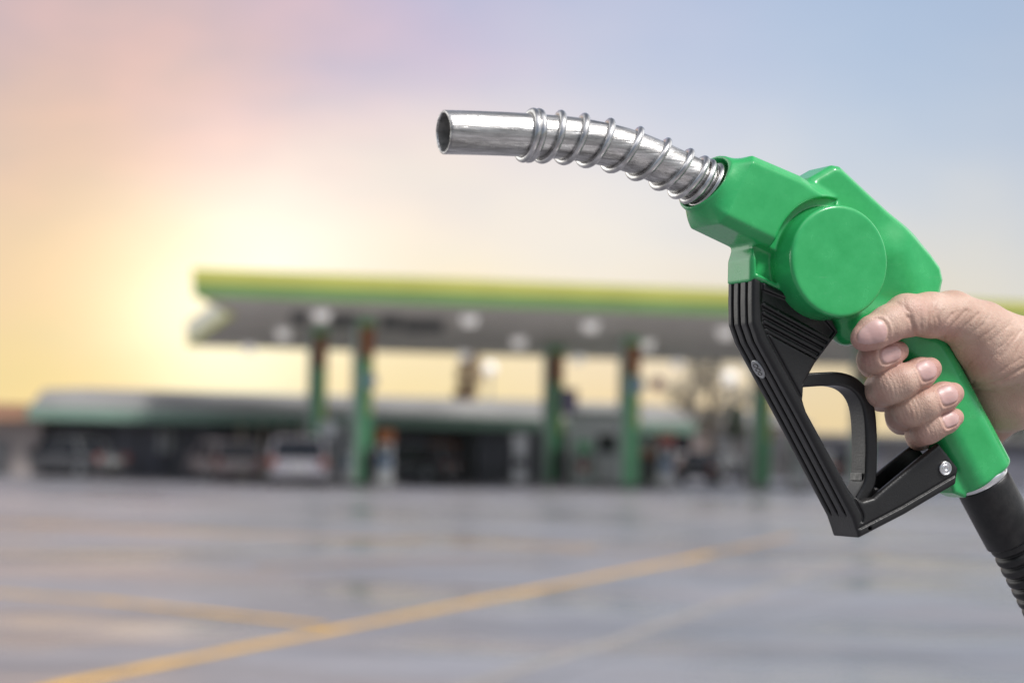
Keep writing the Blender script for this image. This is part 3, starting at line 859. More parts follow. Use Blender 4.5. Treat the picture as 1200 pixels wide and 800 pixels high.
def d_line2(x, y, pts):
    x = np.asarray(x)[..., 0]; y = np.asarray(y)[..., 0]
    X_, Y_ = np.broadcast_arrays(x, y)
    d = np.full(X_.shape, 1e9, np.float32)
    for a_, b_ in zip(pts[:-1], pts[1:]):
        ex, ey = b_[0] - a_[0], b_[1] - a_[1]
        wx, wy = X_ - a_[0], Y_ - a_[1]
        t = np.clip((wx * ex + wy * ey) / (ex * ex + ey * ey + 1e-9), 0, 1)
        d = np.minimum(d, (wx - ex * t) ** 2 + (wy - ey * t) ** 2)
    return np.sqrt(d)[..., None].astype(np.float32)
def d_ext(d2, z, hz, r, zc=0.0):
    """extrude a 2d distance to |z-zc|<hz with edge rounding r"""
    u_ = d2 + r; w_ = np.abs(z - zc) - hz + r
    return np.minimum(np.maximum(u_, w_), 0) + np.sqrt(np.maximum(u_, 0) ** 2 + np.maximum(w_, 0) ** 2) - r
def nets(fld):
    F, h, lo = fld.F, fld.h, fld.lo
    s = F < 0
    nx, ny, nz_ = F.shape
    cnt = np.zeros((nx - 1, ny - 1, nz_ - 1), np.uint8)
    C8 = [(i, j, k) for i in (0, 1) for j in (0, 1) for k in (0, 1)]
    for (i, j, k) in C8:
        cnt += s[i:nx - 1 + i, j:ny - 1 + j, k:nz_ - 1 + k]
    ci = np.argwhere((cnt > 0) & (cnt < 8))
    vals = np.stack([F[ci[:, 0] + i, ci[:, 1] + j, ci[:, 2] + k] for (i, j, k) in C8], 1)
    acc = np.zeros((len(ci), 3)); num = np.zeros(len(ci))
    for a_ in range(8):
        for b_ in range(a_ + 1, 8):
            pa, pb = np.array(C8[a_]), np.array(C8[b_])
            if np.abs(pa - pb).sum() != 1: continue
            va, vb = vals[:, a_], vals[:, b_]
            m = (va < 0) != (vb < 0)
            t = np.where(m, va / np.where(m, va - vb, 1), 0)
            acc += np.where(m[:, None], pa + t[:, None] * (pb - pa), 0); num += m
    verts = (ci + acc / num[:, None]) * h + lo
    idx = np.full(cnt.shape, -1, np.int64)
    idx[ci[:, 0], ci[:, 1], ci[:, 2]] = np.arange(len(ci))
    quads = []
    for ax in range(3):
        u_, v_ = [(1, 2), (2, 0), (0, 1)][ax]
        sa = [slice(None)] * 3; sb = [slice(None)] * 3
        sa[ax] = slice(0, -1); sb[ax] = slice(1, None)
        for t_ in (u_, v_):
            sa[t_] = slice(1, -1); sb[t_] = slice(1, -1)
        A_, B_ = s[tuple(sa)], s[tuple(sb)]
        e = np.argwhere(A_ != B_)
        if not len(e): continue
        inside = A_[e[:, 0], e[:, 1], e[:, 2]]
        base_ = e.copy(); base_[:, u_] += 1; base_[:, v_] += 1
        def cell(du, dv):
            c = base_.copy(); c[:, u_] -= du; c[:, v_] -= dv
            return idx[c[:, 0], c[:, 1], c[:, 2]]
        q = np.stack((cell(1, 1), cell(0, 1), cell(0, 0), cell(1, 0)), 1)
        q[~inside] = q[~inside][:, ::-1]
        quads.append(q)
    return verts, np.concatenate(quads)
def relax(v, q, it, w=0.5):
    for _ in range(it):
        acc = np.zeros_like(v); n = np.zeros(len(v))
        for a_ in range(4):
            i, j = q[:, a_], q[:, (a_ + 1) % 4]
            for c in range(3):
                acc[:, c] += np.bincount(i, v[j, c], len(v)) + np.bincount(j, v[i, c], len(v))
            n += np.bincount(i, minlength=len(v)) + np.bincount(j, minlength=len(v))
        v = v * (1 - w) + acc / np.maximum(n, 1)[:, None] * w
    return v
def vnormals(v, q):
    n_ = np.cross(v[q[:, 2]] - v[q[:, 0]], v[q[:, 3]] - v[q[:, 1]])
    out = np.zeros_like(v)
    for a_ in range(4):
        for c in range(3):
            out[:, c] += np.bincount(q[:, a_], n_[:, c], len(v))
    return out / (np.linalg.norm(out, axis=1)[:, None] + 1e-12)
def np_mesh(name, v, q, mat, parent=None, attrs=None):
    me = bpy.data.meshes.new(name)
    v = v * KPX
    me.vertices.add(len(v)); me.vertices.foreach_set('co', v.astype(np.float32).ravel())
    me.loops.add(len(q) * 4); me.loops.foreach_set('vertex_index', q.astype(np.int32).ravel())
    me.polygons.add(len(q)); me.polygons.foreach_set('loop_start', (np.arange(len(q)) * 4).astype(np.int32))
    me.polygons.foreach_set('use_smooth', np.ones(len(q), bool))
    me.update(calc_edges=True); me.validate()
    for k, a_ in (attrs or {}).items():
        at_ = me.attributes.new(k, 'FLOAT', 'POINT'); at_.data.foreach_set('value', a_.astype(np.float32))
    return link_mesh(name, me, mat, parent)
def polyL(pts, Z=0.0):
    return [tuple(L(p[0], p[1], Z)[:2]) for p in pts]

noz = empty('fuel_nozzle', (0, 0, 0), 0, 'green fuel nozzle with black guard and coil wrapped metal spout, held up in the hand', 'fuel nozzle')
noz.matrix_world = NOZ

# ---- handle frame
HB, HT = L(1148, 560, 0)[:2], L(1040, 356, 0)[:2]
hdir = (HB - HT) / np.linalg.norm(HB - HT)
hper = np.array((-hdir[1], hdir[0]))          # to the right of the downwards axis
if hper[0] < 0: hper = -hper
HLEN = np.linalg.norm(HB - HT)
def handle_sdf(x, y, z, grow=0.0):
    s_ = (x - HT[0]) * hdir[0] + (y - HT[1]) * hdir[1]
    b_ = (x - HT[0]) * hper[0] + (y - HT[1]) * hper[1] - 1.5
    r = 27.0
    u_ = np.abs(b_) - (39 + grow) + r; w_ = np.abs(z) - (34 + grow) + r
    d2 = np.minimum(np.maximum(u_, w_), 0) + np.sqrt(np.maximum(u_, 0) ** 2 + np.maximum(w_, 0) ** 2) - r
    ends = np.maximum(s_ - HLEN, -s_)
    rr = 6.0
    u2, w2 = d2 + rr, ends + rr
    return np.minimum(np.maximum(u2, w2), 0) + np.sqrt(np.maximum(u2, 0) ** 2 + np.maximum(w2, 0) ** 2) - rr

# ---- green body
f = Field(L(790, 600, 0) - (12, 8, 84), L(1200, 170, 0) + (10, 15, 84), 1.25)
f.lo[2] = -48
f = Field(f.lo, (L(1200, 170, 0) + (4, 8, 0))[:2].tolist() + [84], 1.25)
x, y, z = f.all()
body = polyL([(925, 226), (936, 211), (961, 196.5), (970, 198), (1000, 226), (1031, 254.5), (1075, 299), (1087, 315), (1090, 330), (1083, 350), (1062, 380), (1040, 398), (1000, 394), (972, 376.5), (925, 355), (884, 336), (865, 331), (865.5, 305), (870, 290), (885, 272)])
d2 = d_poly(x, y, body)
def d_cham(d2, z, hz, c, r=2.5):
    return smax(d_ext(d2, z, hz, r), (d2 + np.abs(z) - hz + c) * 0.7071, 2.5)
F = d_cham(d2, z, 32, 6.0, 4.0)
# hollow between the front column and the round cap
rcs = np.maximum(d_poly(x, y, polyL([(886, 276), (905, 262), (975, 280), (985, 366), (974, 361), (934, 342.5), (887, 320)], 30)), 19.0 - z)
F = smax(F, -rcs, 4.0)
# barrel: bevelled box behind a round mouth
b0, b1 = L(826, 213, 0), L(960, 272, 0)
mo = L(825, 213, 0)
md_ = np.array((.817, -.548, -.177))
s_ = (x - mo[0]) * md_[0] + (y - mo[1]) * md_[1] + (z - mo[2]) * md_[2]
bar = polyL([(770, 143), (853, 182), (866, 187), (920, 210), (960, 237), (975, 285), (955, 330), (905, 303), (868, 285), (845, 274), (770, 238)])
dbx = d_cham(d_poly(x, y, bar), z, 44, 9.5, 4.5)
rr_ = np.sqrt(np.maximum((x - mo[0]) ** 2 + (y - mo[1]) ** 2 + (z - mo[2]) ** 2 - s_ ** 2, 0))
# the round lip opens out into the bevelled box
s2_ = (x - mo[0]) * .88 - (y - mo[1]) * .47
wb = np.clip((s2_ - 4.0) / 21.0, 0, 1)
db = (1 - wb) * (rr_ - 37.4) + wb * dbx
db = smax(db, -s_, 1.6)
F = smin(F, db, 8.0)
# lug fillet where the barrel meets the front column
# cap (big round cover)
cc = L(985, 306, 64)
rad_ = np.sqrt((x - cc[0]) ** 2 + (y - cc[1]) ** 2)
gap = np.maximum(np.maximum(rad_ - 75.0, 30.0 - z), (x - cc[0]) * 0.8 - (y - cc[1]) * 0.35 + 14)
F = smax(F, -gap, 3.0)
dc2 = rad_ - 65.0
dcap = d_ext(dc2 - np.clip((30 - z) * 0.05, -1.2, 1.5), z, 32, 4.5, zc=32.0)
# cap face slightly domed
F = smin(F, dcap, 1.5)
# soft swelling from the slab up to the cap on the right
F = smin(F, d_cap(x, y, z, L(1036, 300, 6), L(1056, 352, 2), 30.0, 32.0), 26)
# knob under the cap
F = smin(F, d_cap(x, y, z, L(990, 372, 14), L(992, 385, 12), 21.0, 20.0), 4)
F = smin(F, d_cap(x, y, z, L(996, 374, 12), L(1045, 372, 4), 24.0, 32.0), 8)
# handle
F = smin(F, handle_sdf(x, y, z), 12)
# lower tab for the guard
F = smin(F, d_ext(d_poly(x, y, polyL([(1098, 545), (1125, 560), (1122, 583), (1107, 577)])), z, 20, 4), 3)
# mouth of the barrel
hole = np.maximum(rr_ - 33.6, s_ - 34)
F = smax(F, -hole, 1.6)
# small parting notch at the mouth
nt_ = L(850, 213, 33)
F = smax(F, -d_cap(x, y, z, nt_, nt_ + (9, -3, 3), 1.8, 1.6), 1.0)
f.F = F.astype(np.float32)
v, q = nets(f)
v = relax(v, q, 2, 0.5)
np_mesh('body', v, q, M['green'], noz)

# ---- spout tube
cl = [L(px, py, 0) for px, py in [(520.5, 155), (560, 156), (600, 157.5), (640, 160), (670, 162.5), (700, 167.5), (730, 174.5), (757, 184), (781, 194.5), (803, 205), (826, 216.5), (850, 227)]]
cl = [Vector(p) for p in cl]
def crspline(pts, n):
    out = []
    P_ = [pts[0] * 2 - pts[1]] + pts + [pts[-1] * 2 - pts[-2]]
    for i in range(1, len(P_) - 2):
        for k in range(n):
            t = k / n
            a_, b_, c_, d_ = P_[i - 1], P_[i], P_[i + 1], P_[i + 2]
            out.append(0.5 * ((2 * b_) + (c_ - a_) * t + (2 * a_ - 5 * b_ + 4 * c_ - d_) * t * t + (3 * b_ - a_ - 3 * c_ + d_) * t ** 3))
    out.append(pts[-1]); return out
path = crspline(cl, 12)
dist = [0.0]
for a_, b_ in zip(path[:-1], path[1:]): dist.append(dist[-1] + (b_ - a_).length)
def frame(i):
    T = (path[min(i + 1, len(path) - 1)] - path[max(i - 1, 0)]).normalized()
    B = Vector((0, 0, 1)); N = B.cross(T).normalized()
    return T, N, B
RS = 23.6
K3 = KPX
def kv(vs): return [Vector(v_) * K3 for v_ in vs]
fr = [frame(i)[1:] for i in range(len(path))]
vs, fs = sweep(path, fr, [RS] * len(path), 64, caps=False)
n0 = len(vs)
rim = []
# rounded lip then the inner wall
T0, N0, B0 = frame(0)
for (dr, da) in [(-0.7, -0.9), (-1.9, -1.2), (-3.0, -0.7), (-3.4, 0.8)]:
    rim.append([path[0] + T0 * da + (N0 * math.cos(2 * math.pi * k / 64) + B0 * math.sin(2 * math.pi * k / 64)) * (RS + dr) for k in range(64)])
prev = 0
for rg in rim:
    b_ = len(vs); vs += rg
    for k in range(64):
        fs.append((prev + k, b_ + k, b_ + (k + 1) % 64, prev + (k + 1) % 64))
    prev = b_
o = MB(); o.add(kv(vs), fs); sp = o.build('spout', M['metal'], noz, smooth=True)
iv, ifs = sweep([path[0] + T0 * 0.8] + path[4:60:6], [fr[0]] + fr[4:60:6], [RS - 3.4] * 11, 64, caps=False)
end = len(iv) - 64
ifs.append(tuple(end + k for k in range(64)))
o = MB(); o.add(kv(iv), ifs); o.build('bore', M['inside'], sp, smooth=True)
# coil spring: closed end turns, open pitch between
def path_at(s):
    s = max(0, min(dist[-1] - 1e-4, s))
    i = int(np.searchsorted(dist, s, 'right')) - 1
    t = (s - dist[i]) / (dist[i + 1] - dist[i])
    p = path[i].lerp(path[i + 1], t)
    T1, N1, B1 = frame(i); T2, N2, B2 = frame(i + 1)
    return p, T1.lerp(T2, t).normalized(), N1.lerp(N2, t).normalized(), Vector((0, 0, 1))
def s_of(px):
    return float(np.interp(px, [P(np.array([list(p)]))[0, 0] for p in path], dist))
WR = 3.95
tops = [617, 623.5, 630, 656, 682, 711, 743, 773.5, 799, 815.5, 823, 834]     # photo columns where each turn passes the top
sk = [s_of(p) - 3.0 for p in tops]
hp_, hfr, hr = [], [], []
NT_ = 48
s_all = []
for i in range(len(sk) - 1):
    for k in range(NT_):
        t = k / NT_
        s_all.append((sk[i] * (1 - t) + sk[i + 1] * t, t * 2 * math.pi))
s_all.append((sk[-1], 0.0))
s_all = s_all[14:]
for (s0, an_) in s_all:
    # seen from the camera the wire runs down and towards the tip on the near side: it leans
    lean = 3.0 * math.cos(an_)
    p, T, N, B = path_at(s0 + lean)
    hp_.append(p + (N * math.cos(an_) - B * math.sin(an_)) * (RS + 2.6))
for i in range(len(hp_)):
    T = (hp_[min(i + 1, len(hp_) - 1)] - hp_[max(i - 1, 0)]).normalized()
    p, Tp, N, B = path_at(s_all[i][0])
    out = (N * math.cos(s_all[i][1]) - B * math.sin(s_all[i][1]))
    out = (out - T * out.dot(T)).normalized()
    hfr.append((out, T.cross(out)))
vs, fs = sweep(hp_, hfr, [WR] * len(hp_), 12)
o = MB(); o.add(kv(vs), fs); o.build('coil_spring', M['wire'], sp, smooth=True)
# seat ring where the spout enters the body
vs, fs = [], []
seg = [path_at(s_of(px)) for px in (826, 830, 836, 842, 852)]
vs, fs = sweep([s_[0] for s_ in seg], [(s_[2], s_[3]) for s_ in seg], [RS + .6, RS + 3.2, RS + 4.2, RS + 4.2, RS + 4.0], 48)
o = MB(); o.add(kv(vs), fs); o.build('spout_collar', M['metal'], sp, smooth=True)

# ---- guard
gz = 30.0
G = [(882.5, 321), (882, 352), (882.5, 378), (890, 400), (940, 492), (1000, 606), (1008, 630), (1062, 602), (1121, 567), (1124, 548), (1101, 519), (1070, 544), (1040, 569), (1024, 583), (1012, 586.5), (1003, 582), (996, 573), (946, 482), (942, 468), (943, 450), (956, 426), (984, 389), (974, 369), (938, 350), (890, 327)]
GP = polyL(G, gz)
lo_ = np.array((min(p[0] for p in GP) - 8, min(p[1] for p in GP) - 8, -gz - 6)); hi_ = np.array((max(p[0] for p in GP) + 8, max(p[1] for p in GP) + 8, gz + 8))
f = Field(lo_, hi_, 1.05)
x, y, z = f.all()
d2 = d_poly(x, y, GP)
F = d_ext(d2, z, gz, 4.5)
frontl = polyL([(882, 322), (881.5, 352), (882.5, 378), (890, 400), (940, 492), (1000, 606)], gz)
botl = polyL([(1008, 630), (1062, 602), (1121, 567)], gz)
dfr = d_line2(x, y, frontl); dbo = d_line2(x, y, botl)
ymin = polyL([(985, 606)], gz)[0][1]
# three grooves along the front face
for zg in (-17.0, -1.5, 15.5):
    g_ = np.maximum(np.abs(z - zg) - 2.3, dfr - 5.0)
    g_ = np.maximum(g_, ymin - y + np.abs(z - zg) * 2.5)
    F = smax(F, -g_, 1.2)
# border grooves on both broad faces
for zs in (1, -1):
    g1 = np.maximum(np.abs(dfr - 13.0) - 1.6, (gz - 2.6) - zs * z)
    g1 = np.maximum(g1, -(y - polyL([(1000, 612)], gz)[0][1]))
    g2 = np.maximum(np.abs(dbo - 10.5) - 1.3, (gz - 2.0) - zs * z)
    F = smax(F, -g1, 1.0); F = smax(F, -g2, 1.0)
# recessed field with ribs on the near side
fieldp = polyL([(893, 336), (892, 372), (898, 392), (957, 424), (982, 388), (968, 372), (930, 351)], gz)
rec = np.maximum(d_poly(x, y, fieldp) + 2.0, (gz - 5.0) - z)
F = smax(F, -rec, 1.2)
for (a_, b_) in [((895, 357), (970, 398)), ((895, 367), (965, 404.5)), ((896, 377), (960, 411)), ((898, 387), (955, 417.5))]:
    F = smin(F, d_cap(x, y, z, L(*a_, gz - 3.5), L(*b_, gz - 3.5), 2.6, 2.6), 1.0)
# channel in the lower arm
ch = np.maximum(d_poly(x, y, polyL([(1004, 572), (1019, 606), (1030, 607), (1116, 552), (1112, 531), (1100, 508), (1040, 550)], 0)), np.abs(z) - 21)
F = smax(F, -ch, 2.0)
# moulding mark hole at the bottom edge
mh = L(1020, 619, gz)
F = smax(F, -d_cap(x, y, z, mh, mh + (0, 0, -6), 2.4, 2.4), 0.8)
f.F = F.astype(np.float32)
v, q = nets(f); v = relax(v, q, 1, 0.5)
gd = np_mesh('guard', v, q, M['black'], noz)

# ---- trigger lever
lp = polyL([(935, 446), (965, 444.0), (985, 444), (1001, 449.5), (1013, 462), (1019.5, 480), (1022, 508), (1022, 540), (1020, 566), (1008, 590)], 17)
def cr2(p_, n):
    a_ = np.array([2 * np.array(p_[0]) - np.array(p_[1])] + [np.array(v_) for v_ in p_] + [2 * np.array(p_[-1]) - np.array(p_[-2])]); out = []
    for i in range(1, len(a_) - 2):
        for k in range(n):
            t = k / n; A, B, C, D = a_[i - 1], a_[i], a_[i + 1], a_[i + 2]
            out.append(tuple(0.5 * (2 * B + (C - A) * t + (2 * A - 5 * B + 4 * C - D) * t * t + (3 * B - A - 3 * C + D) * t ** 3)))
    return out + [tuple(a_[-2])]
lp = cr2(lp, 5)
f = Field((min(p[0] for p in lp) - 14, min(p[1] for p in lp) - 14, -24), (max(p[0] for p in lp) + 14, max(p[1] for p in lp) + 14, 24), 1.0)
x, y, z = f.all()
F = d_ext(d_line2(x, y, lp) - 8.0, z, 17, 3.2)
F = smin(F, d_ext(d_line2(x, y, polyL([(1021, 566), (1012, 583), (1030, 578)], 17)) - 7.0, z, 13, 3), 4)
f.F = F.astype(np.float32)
v, q = nets(f); v = relax(v, q, 1, 0.5)
np_mesh('trigger', v, q, M['black'], noz)

lc = L(1020, 559, 17)
MB().box((lc[0] - 9.3) * KPX, (lc[0] - 7.7) * KPX, (lc[1] - 4) * KPX, (lc[1] + 5) * KPX, -12 * KPX, 11 * KPX).build('wear_plate', M['inside'], bpy.data.objects['trigger'], 0.0006)

# ---- rivet, badge, hose collar, hose
def local_lathe(c, axis, prof, name, mat, parent, n=40):
    """prof = [(along, radius)], closed with caps"""
    axis = Vector(axis).normalized(); u = axis.orthogonal().normalized(); w = axis.cross(u)
    c = Vector(c)
    vs, fs = sweep([c + axis * a_ for a_, _ in prof], [(u, w)] * len(prof), [r_ for _, r_ in prof], n)
    o = MB(); o.add(kv(vs), fs); return o.build(name, mat, parent, smooth=True)
rc = L(1107, 548.5, gz)
local_lathe(rc, (0, 0, 1), [(-3, 8.6), (1.6, 8.6), (2.9, 8.0), (3.3, 7.0), (2.3, 6.4), (2.2, 5.2), (2.9, 4.6), (3.2, 2.5), (2.4, 2.0), (2.4, 0.3)], 'rivet', M['chrome'], gd)
# oval maker's badge on the ribbed front
bc = L(886, 434, -6); nf = Vector((-.84, -.45, 0)).normalized(); tl_ = Vector((.45, -.84, 0)).normalized(); zb = Vector((0, 0, 1))
fp = np.array(polyL([(890, 400)], gz)[0]); fq = np.array(polyL([(940, 492)], gz)[0])
tdir = (fq - fp) / np.linalg.norm(fq - fp); tl_ = Vector((tdir[0], tdir[1], 0)); nf = Vector((-abs(tdir[1]), -abs(tdir[0]), 0))
tt = float(((bc[:2] - fp) @ tdir)); on = fp + tdir * tt
bc = Vector((on[0], on[1], -5.0)) + nf * 0.1
ring = []
vs, fs = [], []
NB = 36
for (hgt, sc_) in [(-1.0, 1.0), (1.1, 1.0), (1.5, .93), (1.1, .84)]:
    for k in range(NB):
        t = 2 * math.pi * k / NB
        vs.append(bc + nf * hgt + tl_ * (12.0 * sc_ * math.cos(t)) + zb * (10.5 * sc_ * math.sin(t)))
for i in range(3):
    for k in range(NB):
        fs.append((i * NB + k, i * NB + (k + 1) % NB, (i + 1) * NB + (k + 1) % NB, (i + 1) * NB + k))
fs.append(tuple(3 * NB + k for k in range(NB)))
o = MB(); o.add(kv(vs), fs); bdg = o.build('badge', M['steel'], gd, smooth=True)
mk = MB()
for (cx_, cy_, ra_, rb_) in [(-5.0, 0, 2.4, 4.6), (0.6, 0, 2.0, 4.6), (5.6, 0, 1.8, 4.0)]:
    pts_ = [bc + nf * 1.3 + tl_ * (cx_ + ra_ * math.cos(t)) + zb * (cy_ + rb_ * math.sin(t)) for t in np.linspace(0, 2 * math.pi, 17)]
    for a_, b_ in zip(pts_[:-1], pts_[1:]):
        mk.cyl(a_ * K3, b_ * K3, .55 * K3, n=6)
mk.build('badge_marks', M['black'], bdg)

ha = Vector((hdir[0], hdir[1], 0)); hpv = Vector((hper[0], hper[1], 0))
hb = Vector((HB[0], HB[1], 0)) + hpv * 1.0
local_lathe(hb, ha, [(-8, 33), (4.2, 33.4), (5.4, 32.6), (5.6, 28)], 'collar_ring', M['chrome'], noz, 64)
hose = local_lathe(hb, ha, [(4.5, 26), (4.6, 31.5), (7, 33), (12, 33.5), (60, 33.5), (86, 33.2), (88, 31)], 'hose_cuff', M['rubber'], noz, 64)
# corrugated hose: keeps the handle's direction, then hangs to the ground
c0 = hb + ha * 84
inv_ = NOZ.inverted()
c0w = NOZ @ (c0 * KPX); haw = (NOZ.to_3x3() @ ha).normalized()
side_ = Vector((.8, .6, 0))
g0 = Vector((c0w.x + .36, c0w.y + .22, .26))
B0, B1, B2, B3 = c0w, c0w + haw * .42, g0 + Vector((0, 0, .55)), g0
hw_ = [B0 * (1 - t) ** 3 + B1 * 3 * t * (1 - t) ** 2 + B2 * 3 * t * t * (1 - t) + B3 * t ** 3 for t in np.linspace(0, 1, 120)]
hw_ += [g0 + side_ * (.24 * (1 - math.cos(t))) - Vector((0, 0, .24 * math.sin(t))) for t in np.linspace(0.05, math.pi / 2, 24)]
hw_ += [hw_[-1] + side_ * (.05 * k_) for k_ in range(1, 30)]
hpth = [(inv_ @ p_) / KPX for p_ in hw_]
hd = [0.0]
for a_, b_ in zip(hpth[:-1], hpth[1:]): hd.append(hd[-1] + (b_ - a_).length)
rp, rr_, rf = [], [], []
step = 15.2
tot = hd[-1]
def hp_at(s):
    i = min(int(np.searchsorted(hd, s, 'right')) - 1, len(hpth) - 2)
    t = (s - hd[i]) / (hd[i + 1] - hd[i] + 1e-9)
    return hpth[i].lerp(hpth[i + 1], t), (hpth[i + 1] - hpth[i]).normalized()
s0 = 0.0
while s0 < tot - step:
    for (fr_, r_) in ((0.0, 25.8), (.10, 25.9), (.16, 27.6), (.25, 29.6), (.36, 30.3), (.55, 30.5), (.74, 30.2), (.86, 29.2), (.93, 27.4)):
        p, T = hp_at(s0 + fr_ * step)
        N = Vector((0, 0, 1)).cross(T).normalized()
        rp.append(p); rr_.append(r_ ); rf.append((N, T.cross(N)))
    s0 += step
vs, fs = sweep(rp, rf, rr_, 40)
o = MB(); o.add(kv(vs), fs); o.build('hose', M['rubber'], hose, smooth=True)

# ------------------------------------------------------------------ the hand
VH = 1.3
f = Field(L(948, 540, 0)[:2].tolist() + [-100], (L(1330, 310, 0)[:2] + (60, 0)).tolist() + [108], VH)
def chain(nodes, k, ffn=None, field=f):
    """nodes: (px,py,Z,r) -> own distance in its sub box"""
    pts_ = [(L(a_, b_, c_), r_) for a_, b_, c_, r_ in nodes]
    lo = np.min([p - r_ for p, r_ in pts_], 0) - 26; hi = np.max([p + r_ for p, r_ in pts_], 0) + 26
    sl, x, y, z = field.sub(lo, hi)
    d = None
    for (p0, r0), (p1, r1) in zip(pts_[:-1], pts_[1:]):
        e = d_cap(x, y, z, p0, p1, r0, r1)
        d = e if d is None else smin(d, e, k)
    kk = ffn(x, y, z) if ffn else k
    field.F[sl] = smin(field.F[sl], d.astype(np.float32), kk)
# forearm and wrist
chain([(1208, 418, 10, 43), (1300, 420, 4, 52), (1420, 430, 0, 66)], 12, lambda *a_: 20.0)
chain([(1206, 456, -10, 40), (1300, 462, -12, 52), (1420, 470, -14, 64)], 12, lambda *a_: 24.0)
# palm: metacarpals on the far side, heel, thenar
chain([(1205, 425, -22, 32), (1110, 402, -58, 24)], 10, lambda *a_: 18.0)
chain([(1205, 440, -26, 32), (1124, 438, -62, 25)], 10, lambda *a_: 18.0)
chain([(1205, 452, -26, 32), (1146, 474, -60, 24)], 10, lambda *a_: 18.0)
chain([(1200, 462, -20, 31), (1160, 505, -52, 20)], 10, lambda *a_: 18.0)
chain([(1202, 462, -6, 36), (1182, 472, -8, 33), (1167, 478, -14, 29)], 10, lambda *a_: 16.0)
chain([(1136, 404, 24, 26), (1162, 418, 26, 37), (1192, 422, 14, 42)], 12, lambda *a_: 18.0)
chain([(1138, 425, -6, 24), (1160, 450, -8, 28), (1190, 460, -6, 34)], 12, lambda *a_: 16.0)
# thumb
TB0 = L(1085, 370, 40)[0]
def kth(x, y, z): return 1.5 + 16.0 * np.clip((x - TB0) / 35.0, 0, 1)
chain([(1012, 396, 66, 15.0), (1022, 390, 66, 18.6), (1040, 380, 65, 20.5), (1062, 369.5, 62, 23.8), (1090, 369, 54, 25.5), (1116, 370.5, 44, 29.0), (1150, 388, 30, 35), (1185, 408, 18, 40)], 7, kth)
# fingers
def kfi(x, y, z): return 0.7 + 14.0 * np.clip((-z - 34) / 22.0, 0, 1)
FING = [
    [(1053, 411.5, 47, 12.5), (1043, 414.5, 49, 15.6), (1027, 419, 49, 17.0), (1023, 420, 40, 18.0), (1022.5, 421, 8, 18.2), (1024, 424, -18, 19.0), (1050, 415, -50, 20), (1108, 402, -58, 23)],
    [(1090, 432, 49, 14.2), (1079, 437, 51, 18.2), (1056, 447, 52, 20.2), (1043, 452, 46, 21.2), (1033, 457, 20, 20.6), (1034, 461, -16, 21.2), (1062, 455, -52, 22), (1122, 438, -62, 24)],
    [(1116.5, 461, 47, 14.0), (1106, 465, 49, 17.8), (1082, 474, 50, 19.6), (1068, 480, 44, 20.2), (1057, 485, 18, 19.6), (1058, 489, -16, 20.2), (1086, 486, -50, 21), (1145, 474, -60, 23)],
    [(1118.5, 489, 42, 11.8), (1109, 493, 44, 15.0), (1095, 499, 45, 16.2), (1086, 503.5, 40, 17.0), (1077, 507, 14, 16.2), (1078, 511, -14, 16.8), (1104, 510, -44, 18), (1158, 505, -52, 20)],
]
for nd in FING:
    chain([(a_, b_, c_, r_ - (0.7 if c_ > -30 else 0)) for a_, b_, c_, r_ in nd], 6, kfi)
# pressed against the handle: flesh gives way
x, y, z = f.all()
f.F = smax(f.F, -(handle_sdf(x, y, z) - 0.3), 2.0).astype(np.float32)
v, q = nets(f)
v = relax(v, q, 2, 0.5)
nrmv = vnormals(v, q)
pxv = P(v)
front_ = (nrmv @ np.array((-sT * 0 + sT * 0.0, 0.0, 1.0))) > -0.15
nail = np.zeros(len(v)); red = np.zeros(len(v)); disp = np.zeros(len(v))
def unit(a_): return a_ / np.linalg.norm(a_)
# nails: centre (photo px), Z of the surface, towards-tip direction (px), half length, half width, normal tilt
NAILS = [
    ((1021.5, 388.5), 80, (-34, 18.5), 17.5, 13.0, (-.28, .55, .79)),
    ((1046, 415.0), 64, (20, -7), 15.0, 9.5, (.22, .10, .97)),
    ((1090, 431.5), 66, (23, -8), 14.0, 11.8, (.34, .16, .93)),
    ((1113.5, 461.5), 64, (23, -8), 13.5, 11.2, (.34, .18, .92)),
    ((1115.5, 489.5), 57, (22, -9), 13.0, 8.6, (.34, .20, .92)),
]
for (c, zs, tdir_, hl, hw_, nn) in NAILS:
    nn = unit(np.array(nn))
    c3 = L(c[0], c[1], zs)
    t3 = unit(L(c[0] + tdir_[0], c[1] + tdir_[1], zs) - c3); t3 = unit(t3 - nn * (t3 @ nn)); w3 = np.cross(nn, t3)
    # drop the centre onto the skin along the view
    dd = np.hypot(pxv[:, 0] - c[0], pxv[:, 1] - c[1]) + np.where(front_, 0, 1e3)
    near_ = np.argsort(dd)[:12]
    c3 = v[near_[np.argmax(v[near_, 2])]]
    rel = v - c3
    al, ac, hn = rel @ t3, rel @ w3, rel @ nn
    e = (np.abs(al / hl) ** 3.0 + np.abs(ac / hw_) ** 2.6) ** (1 / 2.7)
    ok = (hn > -10) & (np.abs(al) < 40) & (np.abs(ac) < 30) & ((nrmv @ nn) > 0.15)
    nail = np.maximum(nail, np.where(ok, np.clip((1.02 - e) / 0.10, 0, 1), 0))
    disp += np.where(ok, -1.0 * np.exp(-((e - 1.06) / 0.09) ** 2), 0)
    disp += np.where(ok, 0.35 * np.clip((1.0 - e) / 0.15, 0, 1), 0)
    disp += np.where(ok, 0.8 * np.exp(-((e - 1.30) / 0.13) ** 2) * np.clip(0.4 - al / hl, 0, 1), 0)
    tip = np.exp(-((al - hl * .6) ** 2 + ac ** 2) / (2 * 17.0 ** 2))
    red = np.maximum(red, np.where(np.linalg.norm(rel, axis=1) < 50, 0.55 * tip * (1 - nail), 0))
